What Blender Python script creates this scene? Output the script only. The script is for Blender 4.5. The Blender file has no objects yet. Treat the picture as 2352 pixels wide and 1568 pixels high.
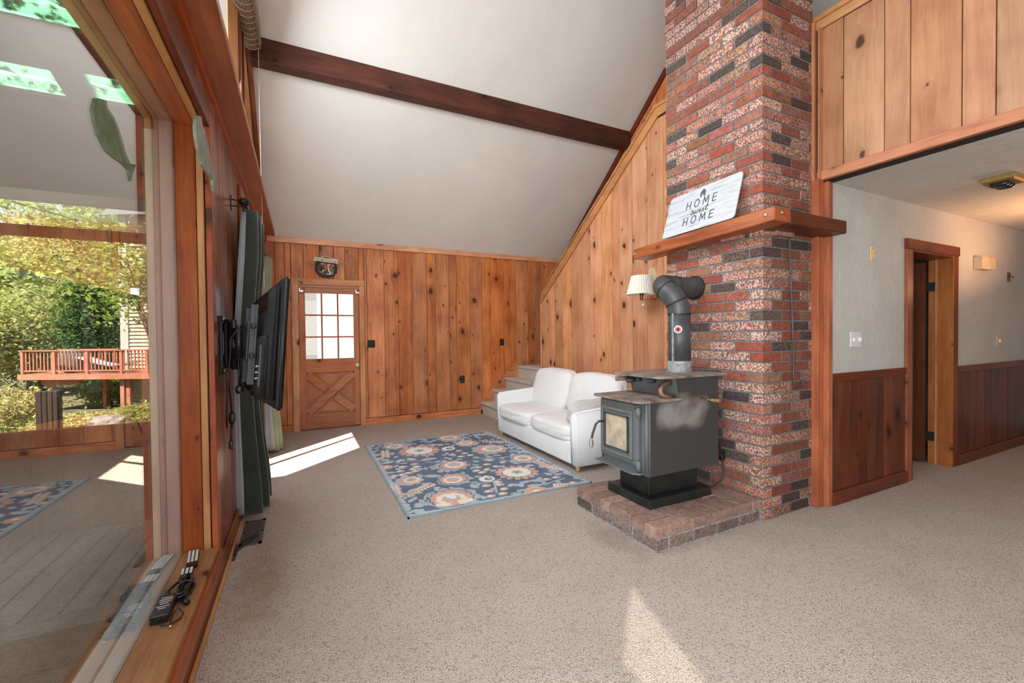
import bpy, bmesh, math, random
from mathutils import Vector, Matrix
random.seed(7)
S = bpy.context.scene
COL = S.collection
PI = math.pi

# ------------------------------------------------------------------ camera
CAMZ = 1.30
yaw, pit, rol = 0.45679333, -0.01575349, -0.01020575
F_ = Vector((math.sin(yaw)*math.cos(pit), math.cos(yaw)*math.cos(pit), math.sin(pit)))
rt = Vector((math.cos(yaw), -math.sin(yaw), 0)); up = rt.cross(F_)
rt2 = rt*math.cos(rol)+up*math.sin(rol); up2 = -rt*math.sin(rol)+up*math.cos(rol)
cam = bpy.data.cameras.new('camera'); cam_o = bpy.data.objects.new('camera', cam); COL.objects.link(cam_o)
m = Matrix.Identity(4)
for i in range(3):
    m[i][0] = rt2[i]; m[i][1] = up2[i]; m[i][2] = -F_[i]
m[2][3] = CAMZ
cam_o.matrix_world = m
cam.sensor_fit = 'HORIZONTAL'; cam.sensor_width = 36.0; cam.lens = 990.76/2352*36
cam.clip_start = 0.03; cam.clip_end = 300
S.camera = cam_o

# ------------------------------------------------------------------ world, sun, daylight
w = bpy.data.worlds.new('world'); S.world = w; w.use_nodes = True
bg = w.node_tree.nodes['Background']; bg.inputs[0].default_value = (0.80, 0.89, 1.0, 1); bg.inputs[1].default_value = 1.25
def light(name, typ, loc, direction, energy, color=(1, 1, 1), size=None, sizey=None, spread=None):
    l = bpy.data.lights.new(name, typ); o = bpy.data.objects.new(name, l); COL.objects.link(o)
    o.location = loc; o.rotation_euler = Vector(direction).to_track_quat('-Z', 'Y').to_euler()
    l.energy = energy; l.color = color
    if typ == 'AREA':
        l.shape = 'RECTANGLE'; l.size = size; l.size_y = sizey or size
        if spread: l.spread = spread
    return o
sun = light('sun', 'SUN', (-10, -10, 20), (0.524, 0.524, -1.0), 19.0, (1.0, 0.95, 0.86)); sun.data.angle = 0.009
# area lamps at the gable glazing and long window stand in for their daylight
light('gable_daylight', 'AREA', (-0.448, 0.42, 3.30), (1, 0.1, -0.85), 44, (0.89, 0.945, 1.0), 1.45, 1.2)
light('gable_daylight', 'AREA', (-0.448, 2.0, 3.45), (1, 0.1, -0.85), 50, (0.89, 0.945, 1.0), 1.35, 1.6)
light('gable_daylight', 'AREA', (-0.448, 3.53, 3.35), (1, 0, -0.40), 70, (0.89, 0.945, 1.0), 1.36, 1.2)
light('window_daylight', 'AREA', (-0.54, -0.55, 1.3), (1, 0.1, 0.05), 105, (0.89, 0.945, 1.0), 2.5, 1.9)
light('back_window_daylight', 'AREA', (1.0, -1.95, 1.6), (0, 1, 0.25), 26, (0.97, 0.98, 1.0), 3.2, 1.8)  # unseen fill lamp added behind the camera; no window is built there
light('added_hall_glow', 'AREA', (6.0, 0.95, 1.75), (-0.18, 0.18, 1), 15, (1.0, 0.52, 0.26), 0.25, 0.25)  # unseen warm light added for the hall glow; source assumed, no lamp built
S.view_settings.view_transform = 'Standard'; S.view_settings.look = 'None'
S.view_settings.exposure = 0.46; S.view_settings.gamma = 1.0; S.view_settings.use_curve_mapping = False

# ------------------------------------------------------------------ node helpers
class NT:
    def __init__(self, name):
        self.m = bpy.data.materials.new(name); self.m.use_nodes = True
        self.t = self.m.node_tree; self.t.nodes.clear()
        self.out = self.t.nodes.new('ShaderNodeOutputMaterial')
    def n(self, typ, **kw):
        nd = self.t.nodes.new(typ)
        for k, v in kw.items():
            if k.startswith('i_'):
                key = k[2:]
                nd.inputs[int(key) if key.isdigit() else key.replace('_', ' ')].default_value = v
            else:
                setattr(nd, k, v)
        return nd
    def l(self, a, b): self.t.links.new(a, b)
    def ramp(self, fac, stops, interp='LINEAR'):
        r = self.n('ShaderNodeValToRGB'); r.color_ramp.interpolation = interp
        el = r.color_ramp.elements
        while len(el) < len(stops): el.new(0.5)
        for e, (p, c) in zip(el, stops):
            e.position = p; e.color = (c[0], c[1], c[2], 1) if len(c) == 3 else c
        self.l(fac, r.inputs[0]); return r
    def mix(self, fac, a, b, mode='MIX'):
        x = self.n('ShaderNodeMix', data_type='RGBA', blend_type=mode)
        for s, v in ((x.inputs[0], fac), (x.inputs[6], a), (x.inputs[7], b)):
            if hasattr(v, 'links'): self.l(v, s)
            elif isinstance(v, (int, float)): s.default_value = v
            else: s.default_value = (v[0], v[1], v[2], 1)
        return x.outputs[2]
    def math(self, op, a, b=None, c=None):
        x = self.n('ShaderNodeMath', operation=op)
        for i, v in enumerate((a, b, c)):
            if v is None: continue
            if hasattr(v, 'links'): self.l(v, x.inputs[i])
            else: x.inputs[i].default_value = v
        return x.outputs[0]
    def bsdf(self, color, rough=0.6, metal=0.0, bump=None, bstr=0.2, bdist=0.01, spec=0.4, **kw):
        b = self.n('ShaderNodeBsdfPrincipled')
        for s, v in ((b.inputs['Base Color'], color), (b.inputs['Roughness'], rough), (b.inputs['Metallic'], metal)):
            if hasattr(v, 'links'): self.l(v, s)
            elif isinstance(v, (int, float)): s.default_value = v
            else: s.default_value = (v[0], v[1], v[2], 1)
        b.inputs['Specular IOR Level'].default_value = spec
        if bump is not None:
            bp = self.n('ShaderNodeBump', i_Strength=bstr, i_Distance=bdist); self.l(bump, bp.inputs['Height']); self.l(bp.outputs[0], b.inputs['Normal'])
        self.l(b.outputs[0], self.out.inputs[0]); return b
MAT = {}
def plain(name, col, rough=0.6, metal=0.0, noise=0.08, nscale=30.0, bstr=0.1, spec=0.4):
    if name in MAT: return MAT[name]
    t = NT(name); tc = t.n('ShaderNodeTexCoord')
    nz = t.n('ShaderNodeTexNoise', i_Scale=nscale, i_Detail=4.0); t.l(tc.outputs['Object'], nz.inputs['Vector'])
    k = [tuple(max(0, c*(1+s*noise*2)) for c in col) for s in (-1, 1)]
    r = t.ramp(nz.outputs['Fac'], [(0.3, k[0]), (0.7, k[1])])
    t.bsdf(r.outputs[0], rough, metal, nz.outputs['Fac'], bstr, 0.004, spec)
    MAT[name] = t.m; return t.m

def wood(name, light_c, dark_c, along='z', knots=0.5, rough=0.45, knot_c=(0.075, 0.028, 0.014), tint=0.35, saw=0.35, grain=1.0, vein=0.5):
    key = name+'_'+along
    if key in MAT: return MAT[key]
    t = NT(key); tc = t.n('ShaderNodeTexCoord'); oi = t.n('ShaderNodeObjectInfo')
    sep = t.n('ShaderNodeSeparateXYZ'); t.l(tc.outputs['Object'], sep.inputs[0])
    ax = {'x': 0, 'y': 1, 'z': 2}[along]; oth = [i for i in range(3) if i != ax]
    al = sep.outputs[ax]; ac = t.math('ADD', sep.outputs[oth[0]], t.math('MULTIPLY', sep.outputs[oth[1]], 1.0))
    off = t.math('MULTIPLY', oi.outputs['Random'], 57.0)
    v = t.n('ShaderNodeCombineXYZ'); t.l(t.math('ADD', ac, off), v.inputs[0]); t.l(t.math('ADD', al, off), v.inputs[1])
    v2 = t.n('ShaderNodeMapping'); v2.inputs['Scale'].default_value = (1, 0.07, 1); t.l(v.outputs[0], v2.inputs[0])
    # knots (2D cells) with halo
    vo = t.n('ShaderNodeTexVoronoi', voronoi_dimensions='2D', i_Scale=3.6); 
    kv = t.n('ShaderNodeMapping'); kv.inputs['Scale'].default_value = (1.25, 0.8, 1); t.l(v.outputs[0], kv.inputs[0])
    wn = t.n('ShaderNodeTexNoise', i_Scale=14.0, i_Detail=2.0); t.l(v.outputs[0], wn.inputs['Vector'])
    wm = t.n('ShaderNodeVectorMath', operation='MULTIPLY_ADD'); t.l(wn.outputs['Color'], wm.inputs[0]); wm.inputs[1].default_value = (0.05, 0.05, 0); t.l(kv.outputs[0], wm.inputs[2])
    t.l(wm.outputs[0], vo.inputs['Vector'])
    cs = t.n('ShaderNodeSeparateColor'); t.l(vo.outputs['Color'], cs.inputs[0])
    has = t.math('LESS_THAN', cs.outputs[0], knots)
    rad = t.math('MULTIPLY_ADD', t.math('POWER', cs.outputs[1], 2.5), 0.15, 0.035)
    kd = t.math('DIVIDE', vo.outputs['Distance'], rad)
    core = t.math('MULTIPLY', t.ramp(kd, [(0.55, (1, 1, 1)), (1.0, (0, 0, 0))]).outputs[0], has)
    halo = t.math('MULTIPLY', t.ramp(t.math('MULTIPLY', kd, 0.4), [(0.3, (1, 1, 1)), (1.0, (0, 0, 0))]).outputs[0], has)
    # grain pushed around the knots
    push = t.n('ShaderNodeVectorMath', operation='MULTIPLY_ADD'); hv = t.n('ShaderNodeCombineXYZ'); t.l(halo, hv.inputs[0])
    t.l(hv.outputs[0], push.inputs[0]); push.inputs[1].default_value = (0.05, 0, 0); t.l(v2.outputs[0], push.inputs[2])
    n1 = t.n('ShaderNodeTexNoise', i_Scale=48.0, i_Detail=6.0, i_Roughness=0.65, i_Distortion=0.6); t.l(push.outputs[0], n1.inputs['Vector'])
    n2 = t.n('ShaderNodeTexNoise', i_Scale=7.0, i_Detail=3.0, i_Distortion=1.2); t.l(push.outputs[0], n2.inputs['Vector'])
    n3 = t.n('ShaderNodeTexNoise', i_Scale=2.2, i_Detail=3.0); t.l(v.outputs[0], n3.inputs['Vector'])
    g = t.math('MULTIPLY_ADD', n1.outputs['Fac'], 0.55*grain, t.math('MULTIPLY', n2.outputs['Fac'], vein))
    g2 = t.math('MULTIPLY_ADD', n3.outputs['Fac'], 0.45, t.math('SUBTRACT', g, 0.22))
    base = t.ramp(g2, [(0.40, light_c), (0.54, tuple((a*0.55+b*0.45) for a, b in zip(light_c, dark_c))), (0.72, dark_c)]).outputs[0]
    # saw marks across the grain
    wv = t.n('ShaderNodeTexWave', wave_type='BANDS', bands_direction='Y', i_Scale=42.0, i_Distortion=5.0, i_Detail=2.0, i_Detail_Scale=1.2); t.l(v.outputs[0], wv.inputs['Vector'])
    smask = t.math('MULTIPLY', t.ramp(n3.outputs['Fac'], [(0.5, (0, 0, 0)), (0.68, (1, 1, 1))]).outputs[0], saw)
    c1 = t.mix(t.math('MULTIPLY', smask, t.math('MULTIPLY', wv.outputs['Fac'], 0.55)), base, tuple(c*0.55 for c in dark_c))
    c2 = t.mix(t.math('MULTIPLY', halo, 0.55), c1, tuple(c*0.75 for c in dark_c))
    c3 = t.mix(core, c2, knot_c)
    # board to board tint
    hsv = t.n('ShaderNodeHueSaturation'); t.l(c3, hsv.inputs['Color'])
    t.l(t.math('MULTIPLY_ADD', oi.outputs['Random'], tint, 1.0-tint*0.5), hsv.inputs['Value'])
    t.l(t.math('MULTIPLY_ADD', t.math('FRACT', t.math('MULTIPLY', oi.outputs['Random'], 13.7)), 0.008, 0.496), hsv.inputs['Hue'])
    t.l(t.math('MULTIPLY_ADD', t.math('FRACT', t.math('MULTIPLY', oi.outputs['Random'], 7.3)), 0.12, 0.92), hsv.inputs['Saturation'])
    hgt = t.math('ADD', t.math('MULTIPLY', n1.outputs['Fac'], 0.4), t.math('ADD', t.math('MULTIPLY', smask, wv.outputs['Fac']), t.math('MULTIPLY', core, -0.4)))
    t.bsdf(hsv.outputs[0], rough, 0.0, hgt, 0.25, 0.004, 0.25)
    MAT[key] = t.m; return t.m

PINE = dict(light_c=(0.71, 0.355, 0.175), dark_c=(0.47, 0.17, 0.070))
def pine(al='z'): return wood('pine', PINE['light_c'], PINE['dark_c'], al, 0.55, 0.42)
def pine_far(al='z'): return wood('pine_far', (0.66, 0.245, 0.085), (0.34, 0.088, 0.028), al, 0.6, 0.42, tint=0.45)
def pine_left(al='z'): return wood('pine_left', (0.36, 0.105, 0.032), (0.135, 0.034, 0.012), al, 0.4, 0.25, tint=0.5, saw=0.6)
def pine_loft(al='z'): return wood('pine_loft', (0.47, 0.235, 0.118), (0.32, 0.128, 0.060), al, 0.6, 0.5, saw=0.7, tint=0.28)
def trim_yellow(al): return wood('trim_yellow', (0.58, 0.28, 0.105), (0.38, 0.145, 0.045), al, 0.3, 0.4, saw=0.1, tint=0.15)
def trim_red(al): return wood('trim_red', (0.44, 0.11, 0.03), (0.22, 0.042, 0.014), al, 0.3, 0.35, saw=0.1, tint=0.3)
def trim_loft(al): return wood('trim_loft', (0.50, 0.21, 0.095), (0.30, 0.105, 0.045), al, 0.15, 0.5, saw=0.1, tint=0.15)
def wains(al='z'): return wood('wainscot', (0.165, 0.033, 0.009), (0.055, 0.012, 0.005), al, 0.35, 0.35, tint=0.5, saw=0.1, knot_c=(0.015, 0.006, 0.004))
def trim_dark(al): return wood('trim_dark', (0.20, 0.038, 0.011), (0.085, 0.017, 0.007), al, 0.2, 0.35, saw=0.1, tint=0.2)
def beamw(al): return wood('beam_wood', (0.125, 0.034, 0.018), (0.045, 0.018, 0.013), al, 0.35, 0.5, tint=0.1, saw=0.15, knot_c=(0.02, 0.008, 0.006))
def mantelw(al): return wood('mantel_wood', (0.40, 0.115, 0.032), (0.16, 0.036, 0.012), al, 0.3, 0.3, tint=0.5, saw=0.3)
def doorw(al): return wood('door_wood', (0.52, 0.195, 0.078), (0.33, 0.10, 0.037), al, 0.15, 0.4, tint=0.2, saw=0.0)
def deckgrey(al): return wood('deck_grey', (0.18, 0.16, 0.13), (0.065, 0.055, 0.045), al, 0.1, 0.8, tint=0.3, saw=0.1)
def porchw(al): return wood('porch_wood', (0.085, 0.05, 0.032), (0.035, 0.022, 0.015), al, 0.1, 0.8, tint=0.3, saw=0.0)
def neighw(al): return wood('red_deck', (0.50, 0.19, 0.115), (0.34, 0.11, 0.06), al, 0.0, 0.7, tint=0.2, saw=0.0)

def mk_plaster(name, col, col2, bstr=0.25, sc=9.0):
    t = NT(name); tc = t.n('ShaderNodeTexCoord')
    a = t.n('ShaderNodeTexNoise', i_Scale=sc, i_Detail=8.0, i_Roughness=0.62, i_Distortion=0.8); t.l(tc.outputs['Object'], a.inputs['Vector'])
    b = t.n('ShaderNodeTexNoise', i_Scale=1.3, i_Detail=2.0); t.l(tc.outputs['Object'], b.inputs['Vector'])
    r = t.ramp(t.math('MULTIPLY_ADD', b.outputs['Fac'], 0.7, t.math('MULTIPLY', a.outputs['Fac'], 0.3)), [(0.35, col2), (0.65, col)])
    t.bsdf(r.outputs[0], 0.85, 0, a.outputs['Fac'], bstr, 0.02, 0.2); MAT[name] = t.m
    return t.m
mk_plaster('plaster_ceiling', (0.77, 0.755, 0.71), (0.715, 0.70, 0.655), 0.18, 7)
mk_plaster('plaster_hall', (0.58, 0.56, 0.53), (0.49, 0.47, 0.44), 0.5, 11)

def mk_carpet():
    t = NT('carpet'); tc = t.n('ShaderNodeTexCoord')
    f = t.n('ShaderNodeTexNoise', i_Scale=190.0, i_Detail=3.0, i_Roughness=0.7); t.l(tc.outputs['Object'], f.inputs['Vector'])
    g = t.n('ShaderNodeTexVoronoi', i_Scale=150.0); t.l(tc.outputs['Object'], g.inputs['Vector'])
    mid = t.n('ShaderNodeTexNoise', i_Scale=3.0, i_Detail=4.0); t.l(tc.outputs['Object'], mid.inputs['Vector'])
    c = t.ramp(f.outputs['Fac'], [(0.30, (0.25, 0.175, 0.13)), (0.46, (0.52, 0.435, 0.365)), (0.62, (0.72, 0.645, 0.57))]).outputs[0]
    gs = t.n('ShaderNodeSeparateColor'); t.l(g.outputs['Color'], gs.inputs[0])
    c = t.mix(t.math('MULTIPLY', t.math('LESS_THAN', gs.outputs[0], 0.16), 0.55), c, (0.27, 0.19, 0.14))
    c = t.mix(t.math('MULTIPLY', t.ramp(mid.outputs['Fac'], [(0.45, (0, 0, 0)), (0.75, (1, 1, 1))]).outputs[0], 0.28), c, (0.40, 0.31, 0.245))
    # soot stain with a shape of its own beside the hearth
    sx = t.n('ShaderNodeSeparateXYZ'); t.l(tc.outputs['Object'], sx.inputs[0])
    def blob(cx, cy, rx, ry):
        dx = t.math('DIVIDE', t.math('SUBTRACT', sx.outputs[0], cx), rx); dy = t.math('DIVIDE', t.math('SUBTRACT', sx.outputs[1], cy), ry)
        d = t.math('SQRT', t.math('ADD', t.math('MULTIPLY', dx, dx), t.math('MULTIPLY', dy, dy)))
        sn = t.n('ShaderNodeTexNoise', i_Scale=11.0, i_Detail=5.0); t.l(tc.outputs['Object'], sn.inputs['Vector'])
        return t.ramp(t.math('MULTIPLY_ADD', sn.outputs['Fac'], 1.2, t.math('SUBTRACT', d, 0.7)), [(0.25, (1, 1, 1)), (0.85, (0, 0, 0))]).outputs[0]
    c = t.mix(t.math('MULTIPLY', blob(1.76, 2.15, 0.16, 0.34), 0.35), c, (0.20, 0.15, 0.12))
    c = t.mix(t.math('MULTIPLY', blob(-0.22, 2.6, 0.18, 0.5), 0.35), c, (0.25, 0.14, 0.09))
    bh = t.math('ADD', t.math('MULTIPLY', f.outputs['Fac'], 1.0), t.math('MULTIPLY', g.outputs['Distance'], 0.8))
    t.bsdf(c, 0.95, 0, bh, 0.8, 0.012, 0.05); MAT['carpet'] = t.m
mk_carpet()

def mk_brick(name, fixed=None):
    t = NT(name); tc = t.n('ShaderNodeTexCoord'); oi = t.n('ShaderNodeObjectInfo')
    v = t.n('ShaderNodeVectorMath', operation='ADD'); rv = t.n('ShaderNodeCombineXYZ')
    o = t.math('MULTIPLY', oi.outputs['Random'], 31.0)
    for i in range(3): t.l(o, rv.inputs[i])
    t.l(tc.outputs['Object'], v.inputs[0]); t.l(rv.outputs[0], v.inputs[1])
    a = t.n('ShaderNodeTexNoise', i_Scale=26.0, i_Detail=5.0); t.l(v.outputs[0], a.inputs['Vector'])
    b = t.n('ShaderNodeTexNoise', i_Scale=78.0, i_Detail=3.0, i_Roughness=0.62); t.l(v.outputs[0], b.inputs['Vector'])
    col = oi.outputs['Color'] if fixed is None else fixed[:3]
    base = t.mix(t.math('MULTIPLY', t.ramp(a.outputs['Fac'], [(0.35, (1, 1, 1)), (0.65, (0, 0, 0))]).outputs[0], 0.45), col, (0.06, 0.03, 0.022))
    sp = t.ramp(b.outputs['Fac'], [(0.47, (0, 0, 0)), (0.56, (1, 1, 1))]).outputs[0]
    amt = oi.outputs['Alpha'] if fixed is None else fixed[3]
    spk = t.math('MULTIPLY', sp, amt)
    c = t.mix(spk, base, (0.60, 0.465, 0.39))
    dk = t.ramp(b.outputs['Fac'], [(0.30, (1, 1, 1)), (0.38, (0, 0, 0))]).outputs[0]
    c = t.mix(t.math('MULTIPLY', dk, 0.6), c, (0.05, 0.025, 0.02))
    t.bsdf(c, 0.85, 0, b.outputs['Fac'], 0.5, 0.006, 0.25); MAT[name] = t.m; return t.m
mk_brick('brick'); mk_brick('brick_fixed', (0.27, 0.105, 0.072, 0.75)); mk_brick('brick_f2', (0.27, 0.105, 0.07, 0.4)); mk_brick('brick_f3', (0.235, 0.078, 0.048, 0.05)); mk_brick('brick_f4', (0.075, 0.052, 0.044, 0.1))
plain('mortar', (0.165, 0.165, 0.165), 0.9, 0, 0.2, 60, 0.5)
plain('mortar_light', (0.30, 0.29, 0.28), 0.9, 0, 0.25, 40, 0.5)

def mk_glass(name, f0, pw, tint=(1, 1, 1)):
    t = NT(name); ge = t.n('ShaderNodeNewGeometry')
    d = t.n('ShaderNodeVectorMath', operation='DOT_PRODUCT'); t.l(ge.outputs['Incoming'], d.inputs[0]); t.l(ge.outputs['Normal'], d.inputs[1])
    c = t.math('SUBTRACT', 1.0, t.math('ABSOLUTE', d.outputs['Value']))
    fac = t.math('MULTIPLY_ADD', t.math('POWER', c, pw), 1-f0, f0)
    tr = t.n('ShaderNodeBsdfTransparent'); tr.inputs[0].default_value = (*tint, 1)
    gl = t.n('ShaderNodeBsdfGlossy'); gl.inputs['Roughness'].default_value = 0.0; gl.inputs[0].default_value = (0.95, 0.96, 0.95, 1)
    mx = t.n('ShaderNodeMixShader'); t.l(fac, mx.inputs[0]); t.l(tr.outputs[0], mx.inputs[1]); t.l(gl.outputs[0], mx.inputs[2])
    t.l(mx.outputs[0], t.out.inputs[0]); MAT[name] = t.m; return t.m
mk_glass('window_glass', 0.12, 3.0); mk_glass('clear_glass', 0.05, 5.0)
def mk_leaf(name, c1, c2, tr=0.45):
    t = NT(name); tc = t.n('ShaderNodeTexCoord')
    nz = t.n('ShaderNodeTexNoise', i_Scale=1.6, i_Detail=5.0, i_Roughness=0.8); t.l(tc.outputs['Object'], nz.inputs['Vector'])
    col = t.ramp(nz.outputs['Fac'], [(0.38, c1), (0.62, c2)]).outputs[0]
    d = t.n('ShaderNodeBsdfDiffuse'); x = t.n('ShaderNodeBsdfTranslucent'); t.l(col, d.inputs[0]); t.l(col, x.inputs[0])
    mx = t.n('ShaderNodeMixShader'); mx.inputs[0].default_value = tr; t.l(d.outputs[0], mx.inputs[1]); t.l(x.outputs[0], mx.inputs[2])
    t.l(mx.outputs[0], t.out.inputs[0]); MAT[name] = t.m; return t.m
mk_leaf('leaf_green', (0.13, 0.20, 0.04), (0.45, 0.52, 0.14)); mk_leaf('leaf_yellow', (0.27, 0.31, 0.08), (0.60, 0.60, 0.25))
mk_leaf('leaf_dark', (0.04, 0.09, 0.025), (0.17, 0.26, 0.07)); mk_leaf('leaf_olive', (0.28, 0.25, 0.08), (0.58, 0.50, 0.22)); mk_leaf('grass_leaf', (0.20, 0.28, 0.07), (0.50, 0.54, 0.20))
def mk_green_panel():
    t = NT('green_panel'); tc = t.n('ShaderNodeTexCoord')
    nz = t.n('ShaderNodeTexNoise', i_Scale=16.0, i_Detail=6.0, i_Roughness=0.7); t.l(tc.outputs['Object'], nz.inputs['Vector'])
    mk = t.ramp(nz.outputs['Fac'], [(0.53, (0, 0, 0)), (0.60, (1, 1, 1))]).outputs[0]
    col = t.mix(t.math('MULTIPLY', mk, 0.85), (0.36, 0.62, 0.45), (0.05, 0.07, 0.045))
    x = t.n('ShaderNodeBsdfTranslucent'); t.l(col, x.inputs[0]); t.l(x.outputs[0], t.out.inputs[0]); MAT['green_panel'] = t.m
mk_green_panel()
def mk_shade(name, clear):
    t = NT(name); d = t.n('ShaderNodeBsdfDiffuse'); x = t.n('ShaderNodeBsdfTranslucent'); d.inputs[0].default_value = x.inputs[0].default_value = (0.80, 0.82, 0.84, 1)
    mx = t.n('ShaderNodeMixShader'); mx.inputs[0].default_value = 0.4; t.l(d.outputs[0], mx.inputs[1]); t.l(x.outputs[0], mx.inputs[2])
    tr = t.n('ShaderNodeBsdfTransparent'); m2 = t.n('ShaderNodeMixShader'); m2.inputs[0].default_value = clear; t.l(mx.outputs[0], m2.inputs[1]); t.l(tr.outputs[0], m2.inputs[2]); t.l(m2.outputs[0], t.out.inputs[0]); MAT[name] = t.m
mk_shade('shade_white', 0.0); mk_shade('shade_sheer', 0.38)
def mk_fabric(name, col, var=0.06, sc=240.0, bstr=0.15, rough=0.9, sheen=0.0):
    t = NT(name); tc = t.n('ShaderNodeTexCoord')
    nz = t.n('ShaderNodeTexNoise', i_Scale=sc, i_Detail=2.0); t.l(tc.outputs['Object'], nz.inputs['Vector'])
    n2 = t.n('ShaderNodeTexNoise', i_Scale=5.0, i_Detail=3.0); t.l(tc.outputs['Object'], n2.inputs['Vector'])
    r = t.ramp(n2.outputs['Fac'], [(0.3, tuple(c*(1-var) for c in col)), (0.7, tuple(min(1, c*(1+var)) for c in col))])
    b = t.bsdf(r.outputs[0], rough, 0, t.math('MULTIPLY_ADD', n2.outputs['Fac'], 2.0, t.math('MULTIPLY', nz.outputs['Fac'], 0.3)), bstr, 0.01, 0.15)
    if sheen: b.inputs['Sheen Weight'].default_value = sheen
    MAT[name] = t.m; return t.m
mk_fabric('sofa_white', (0.78, 0.775, 0.76), 0.03, 400, 0.12)
mk_fabric('sofa_grey', (0.60, 0.58, 0.56), 0.04, 300, 0.3)
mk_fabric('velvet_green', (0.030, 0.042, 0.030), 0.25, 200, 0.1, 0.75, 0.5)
mk_fabric('velvet_sunlit', (0.30, 0.33, 0.21), 0.15, 200, 0.1, 0.8, 0.2)  # pale copy of the green velvet, sunlight put into its colour
mk_fabric('lining', (0.34, 0.36, 0.385), 0.06, 200, 0.1)
mk_fabric('rug_blue', (0.13, 0.165, 0.225), 0.22, 160, 0.3); mk_fabric('rug_light', (0.40, 0.455, 0.485), 0.16, 60, 0.4)
mk_fabric('rug_cream', (0.74, 0.68, 0.56), 0.10, 60, 0.3); mk_fabric('rug_pink', (0.60, 0.375, 0.31), 0.18, 30, 0.3)
mk_fabric('rug_white', (0.76, 0.74, 0.70), 0.06, 60, 0.3); mk_fabric('rug_edge', (0.26, 0.34, 0.37), 0.1, 200, 0.3); mk_fabric('rug_orange', (0.62, 0.40, 0.27), 0.15, 30, 0.3)
mk_fabric('shade_cream', (0.80, 0.76, 0.66), 0.02, 200, 0.05); mk_fabric('stair_carpet', (0.60, 0.545, 0.475), 0.06, 150, 0.9)
plain('black_plastic', (0.012, 0.012, 0.013), 0.35, 0, 0.1, 30, 0.05, 0.5); plain('black_matte', (0.013, 0.013, 0.014), 0.6, 0, 0.1)
plain('tv_screen', (0.006, 0.006, 0.008), 0.12, 0, 0.02, 10, 0.0); plain('grey_metal', (0.085, 0.09, 0.10), 0.45, 0.3, 0.05)
plain('stove_black', (0.050, 0.051, 0.050), 0.55, 0.0, 0.25, 6, 0.05, 0.5); plain('stove_dark', (0.016, 0.019, 0.017), 0.45, 0.0, 0.2, 8, 0.05)
plain('stove_dust', (0.22, 0.17, 0.14), 0.7, 0.1, 0.3, 9, 0.1); plain('stove_grey', (0.125, 0.13, 0.13), 0.5, 0.0, 0.05, 12, 0.02)
plain('pipe_black', (0.072, 0.072, 0.075), 0.42, 0.2, 0.14, 10, 0.03); plain('pipe_collar', (0.26, 0.265, 0.265), 0.6, 0.1, 0.2, 20, 0.05)
plain('copper', (0.23, 0.13, 0.09), 0.45, 0.6, 0.2, 20, 0.05); plain('chrome', (0.62, 0.62, 0.62), 0.22, 1.0, 0.03)
plain('brass', (0.62, 0.44, 0.16), 0.3, 0.9, 0.08); plain('brass_dark', (0.20, 0.13, 0.05), 0.4, 0.7, 0.15); plain('gold_pale', (0.80, 0.70, 0.42), 0.35, 0.5, 0.05)
plain('aluminium', (0.42, 0.39, 0.35), 0.35, 0.75, 0.1, 40, 0.1); plain('white_plastic', (0.72, 0.71, 0.69), 0.4, 0, 0.03); plain('beige_plastic', (0.62, 0.47, 0.30), 0.5, 0, 0.05)
plain('white_ink', (0.75, 0.75, 0.75), 0.6, 0, 0.02); plain('dark_ink', (0.07, 0.075, 0.08), 0.6, 0, 0.05); plain('sage', (0.27, 0.33, 0.26), 0.6, 0, 0.15, 20)
plain('vent_brown', (0.13, 0.11, 0.095), 0.5, 0.3, 0.1); plain('bamboo', (0.22, 0.155, 0.095), 0.7, 0, 0.35, 90, 0.3); plain('string', (0.62, 0.58, 0.52), 0.8, 0, 0.05)
plain('twig', (0.07, 0.04, 0.028), 0.8, 0, 0.3, 60); plain('raffia', (0.55, 0.40, 0.22), 0.8, 0, 0.2, 60); plain('sign_cream', (0.72, 0.67, 0.52), 0.7, 0, 0.05)
plain('pine_green', (0.045, 0.07, 0.055), 0.8, 0, 0.2); plain('craft_brown', (0.27, 0.15, 0.09), 0.8, 0, 0.15); plain('craft_blue', (0.05, 0.09, 0.10), 0.8, 0, 0.2)
plain('red_dial', (0.62, 0.14, 0.11), 0.5, 0, 0.3, 200); plain('light_leg', (0.60, 0.36, 0.16), 0.5, 0, 0.1); plain('void', (0.012, 0.008, 0.006), 0.9)
plain('bulb_smoke', (0.03, 0.026, 0.024), 0.1, 0.2, 0.2); plain('soil', (0.12, 0.105, 0.05), 0.95, 0, 0.3, 2, 0.6); plain('gravel', (0.62, 0.60, 0.56), 0.95, 0, 0.15, 20, 0.6)
plain('siding', (0.44, 0.355, 0.27), 0.7, 0, 0.06, 6); plain('siding_trim', (0.48, 0.43, 0.36), 0.7, 0, 0.05); plain('bark', (0.10, 0.075, 0.05), 0.9, 0, 0.3, 12, 0.6)
plain('tarp', (0.30, 0.36, 0.37), 0.7, 0, 0.2, 3); plain('stone', (0.17, 0.155, 0.14), 0.9, 0, 0.3, 6, 0.6); plain('roof_grey', (0.12, 0.115, 0.11), 0.9, 0, 0.2)
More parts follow.
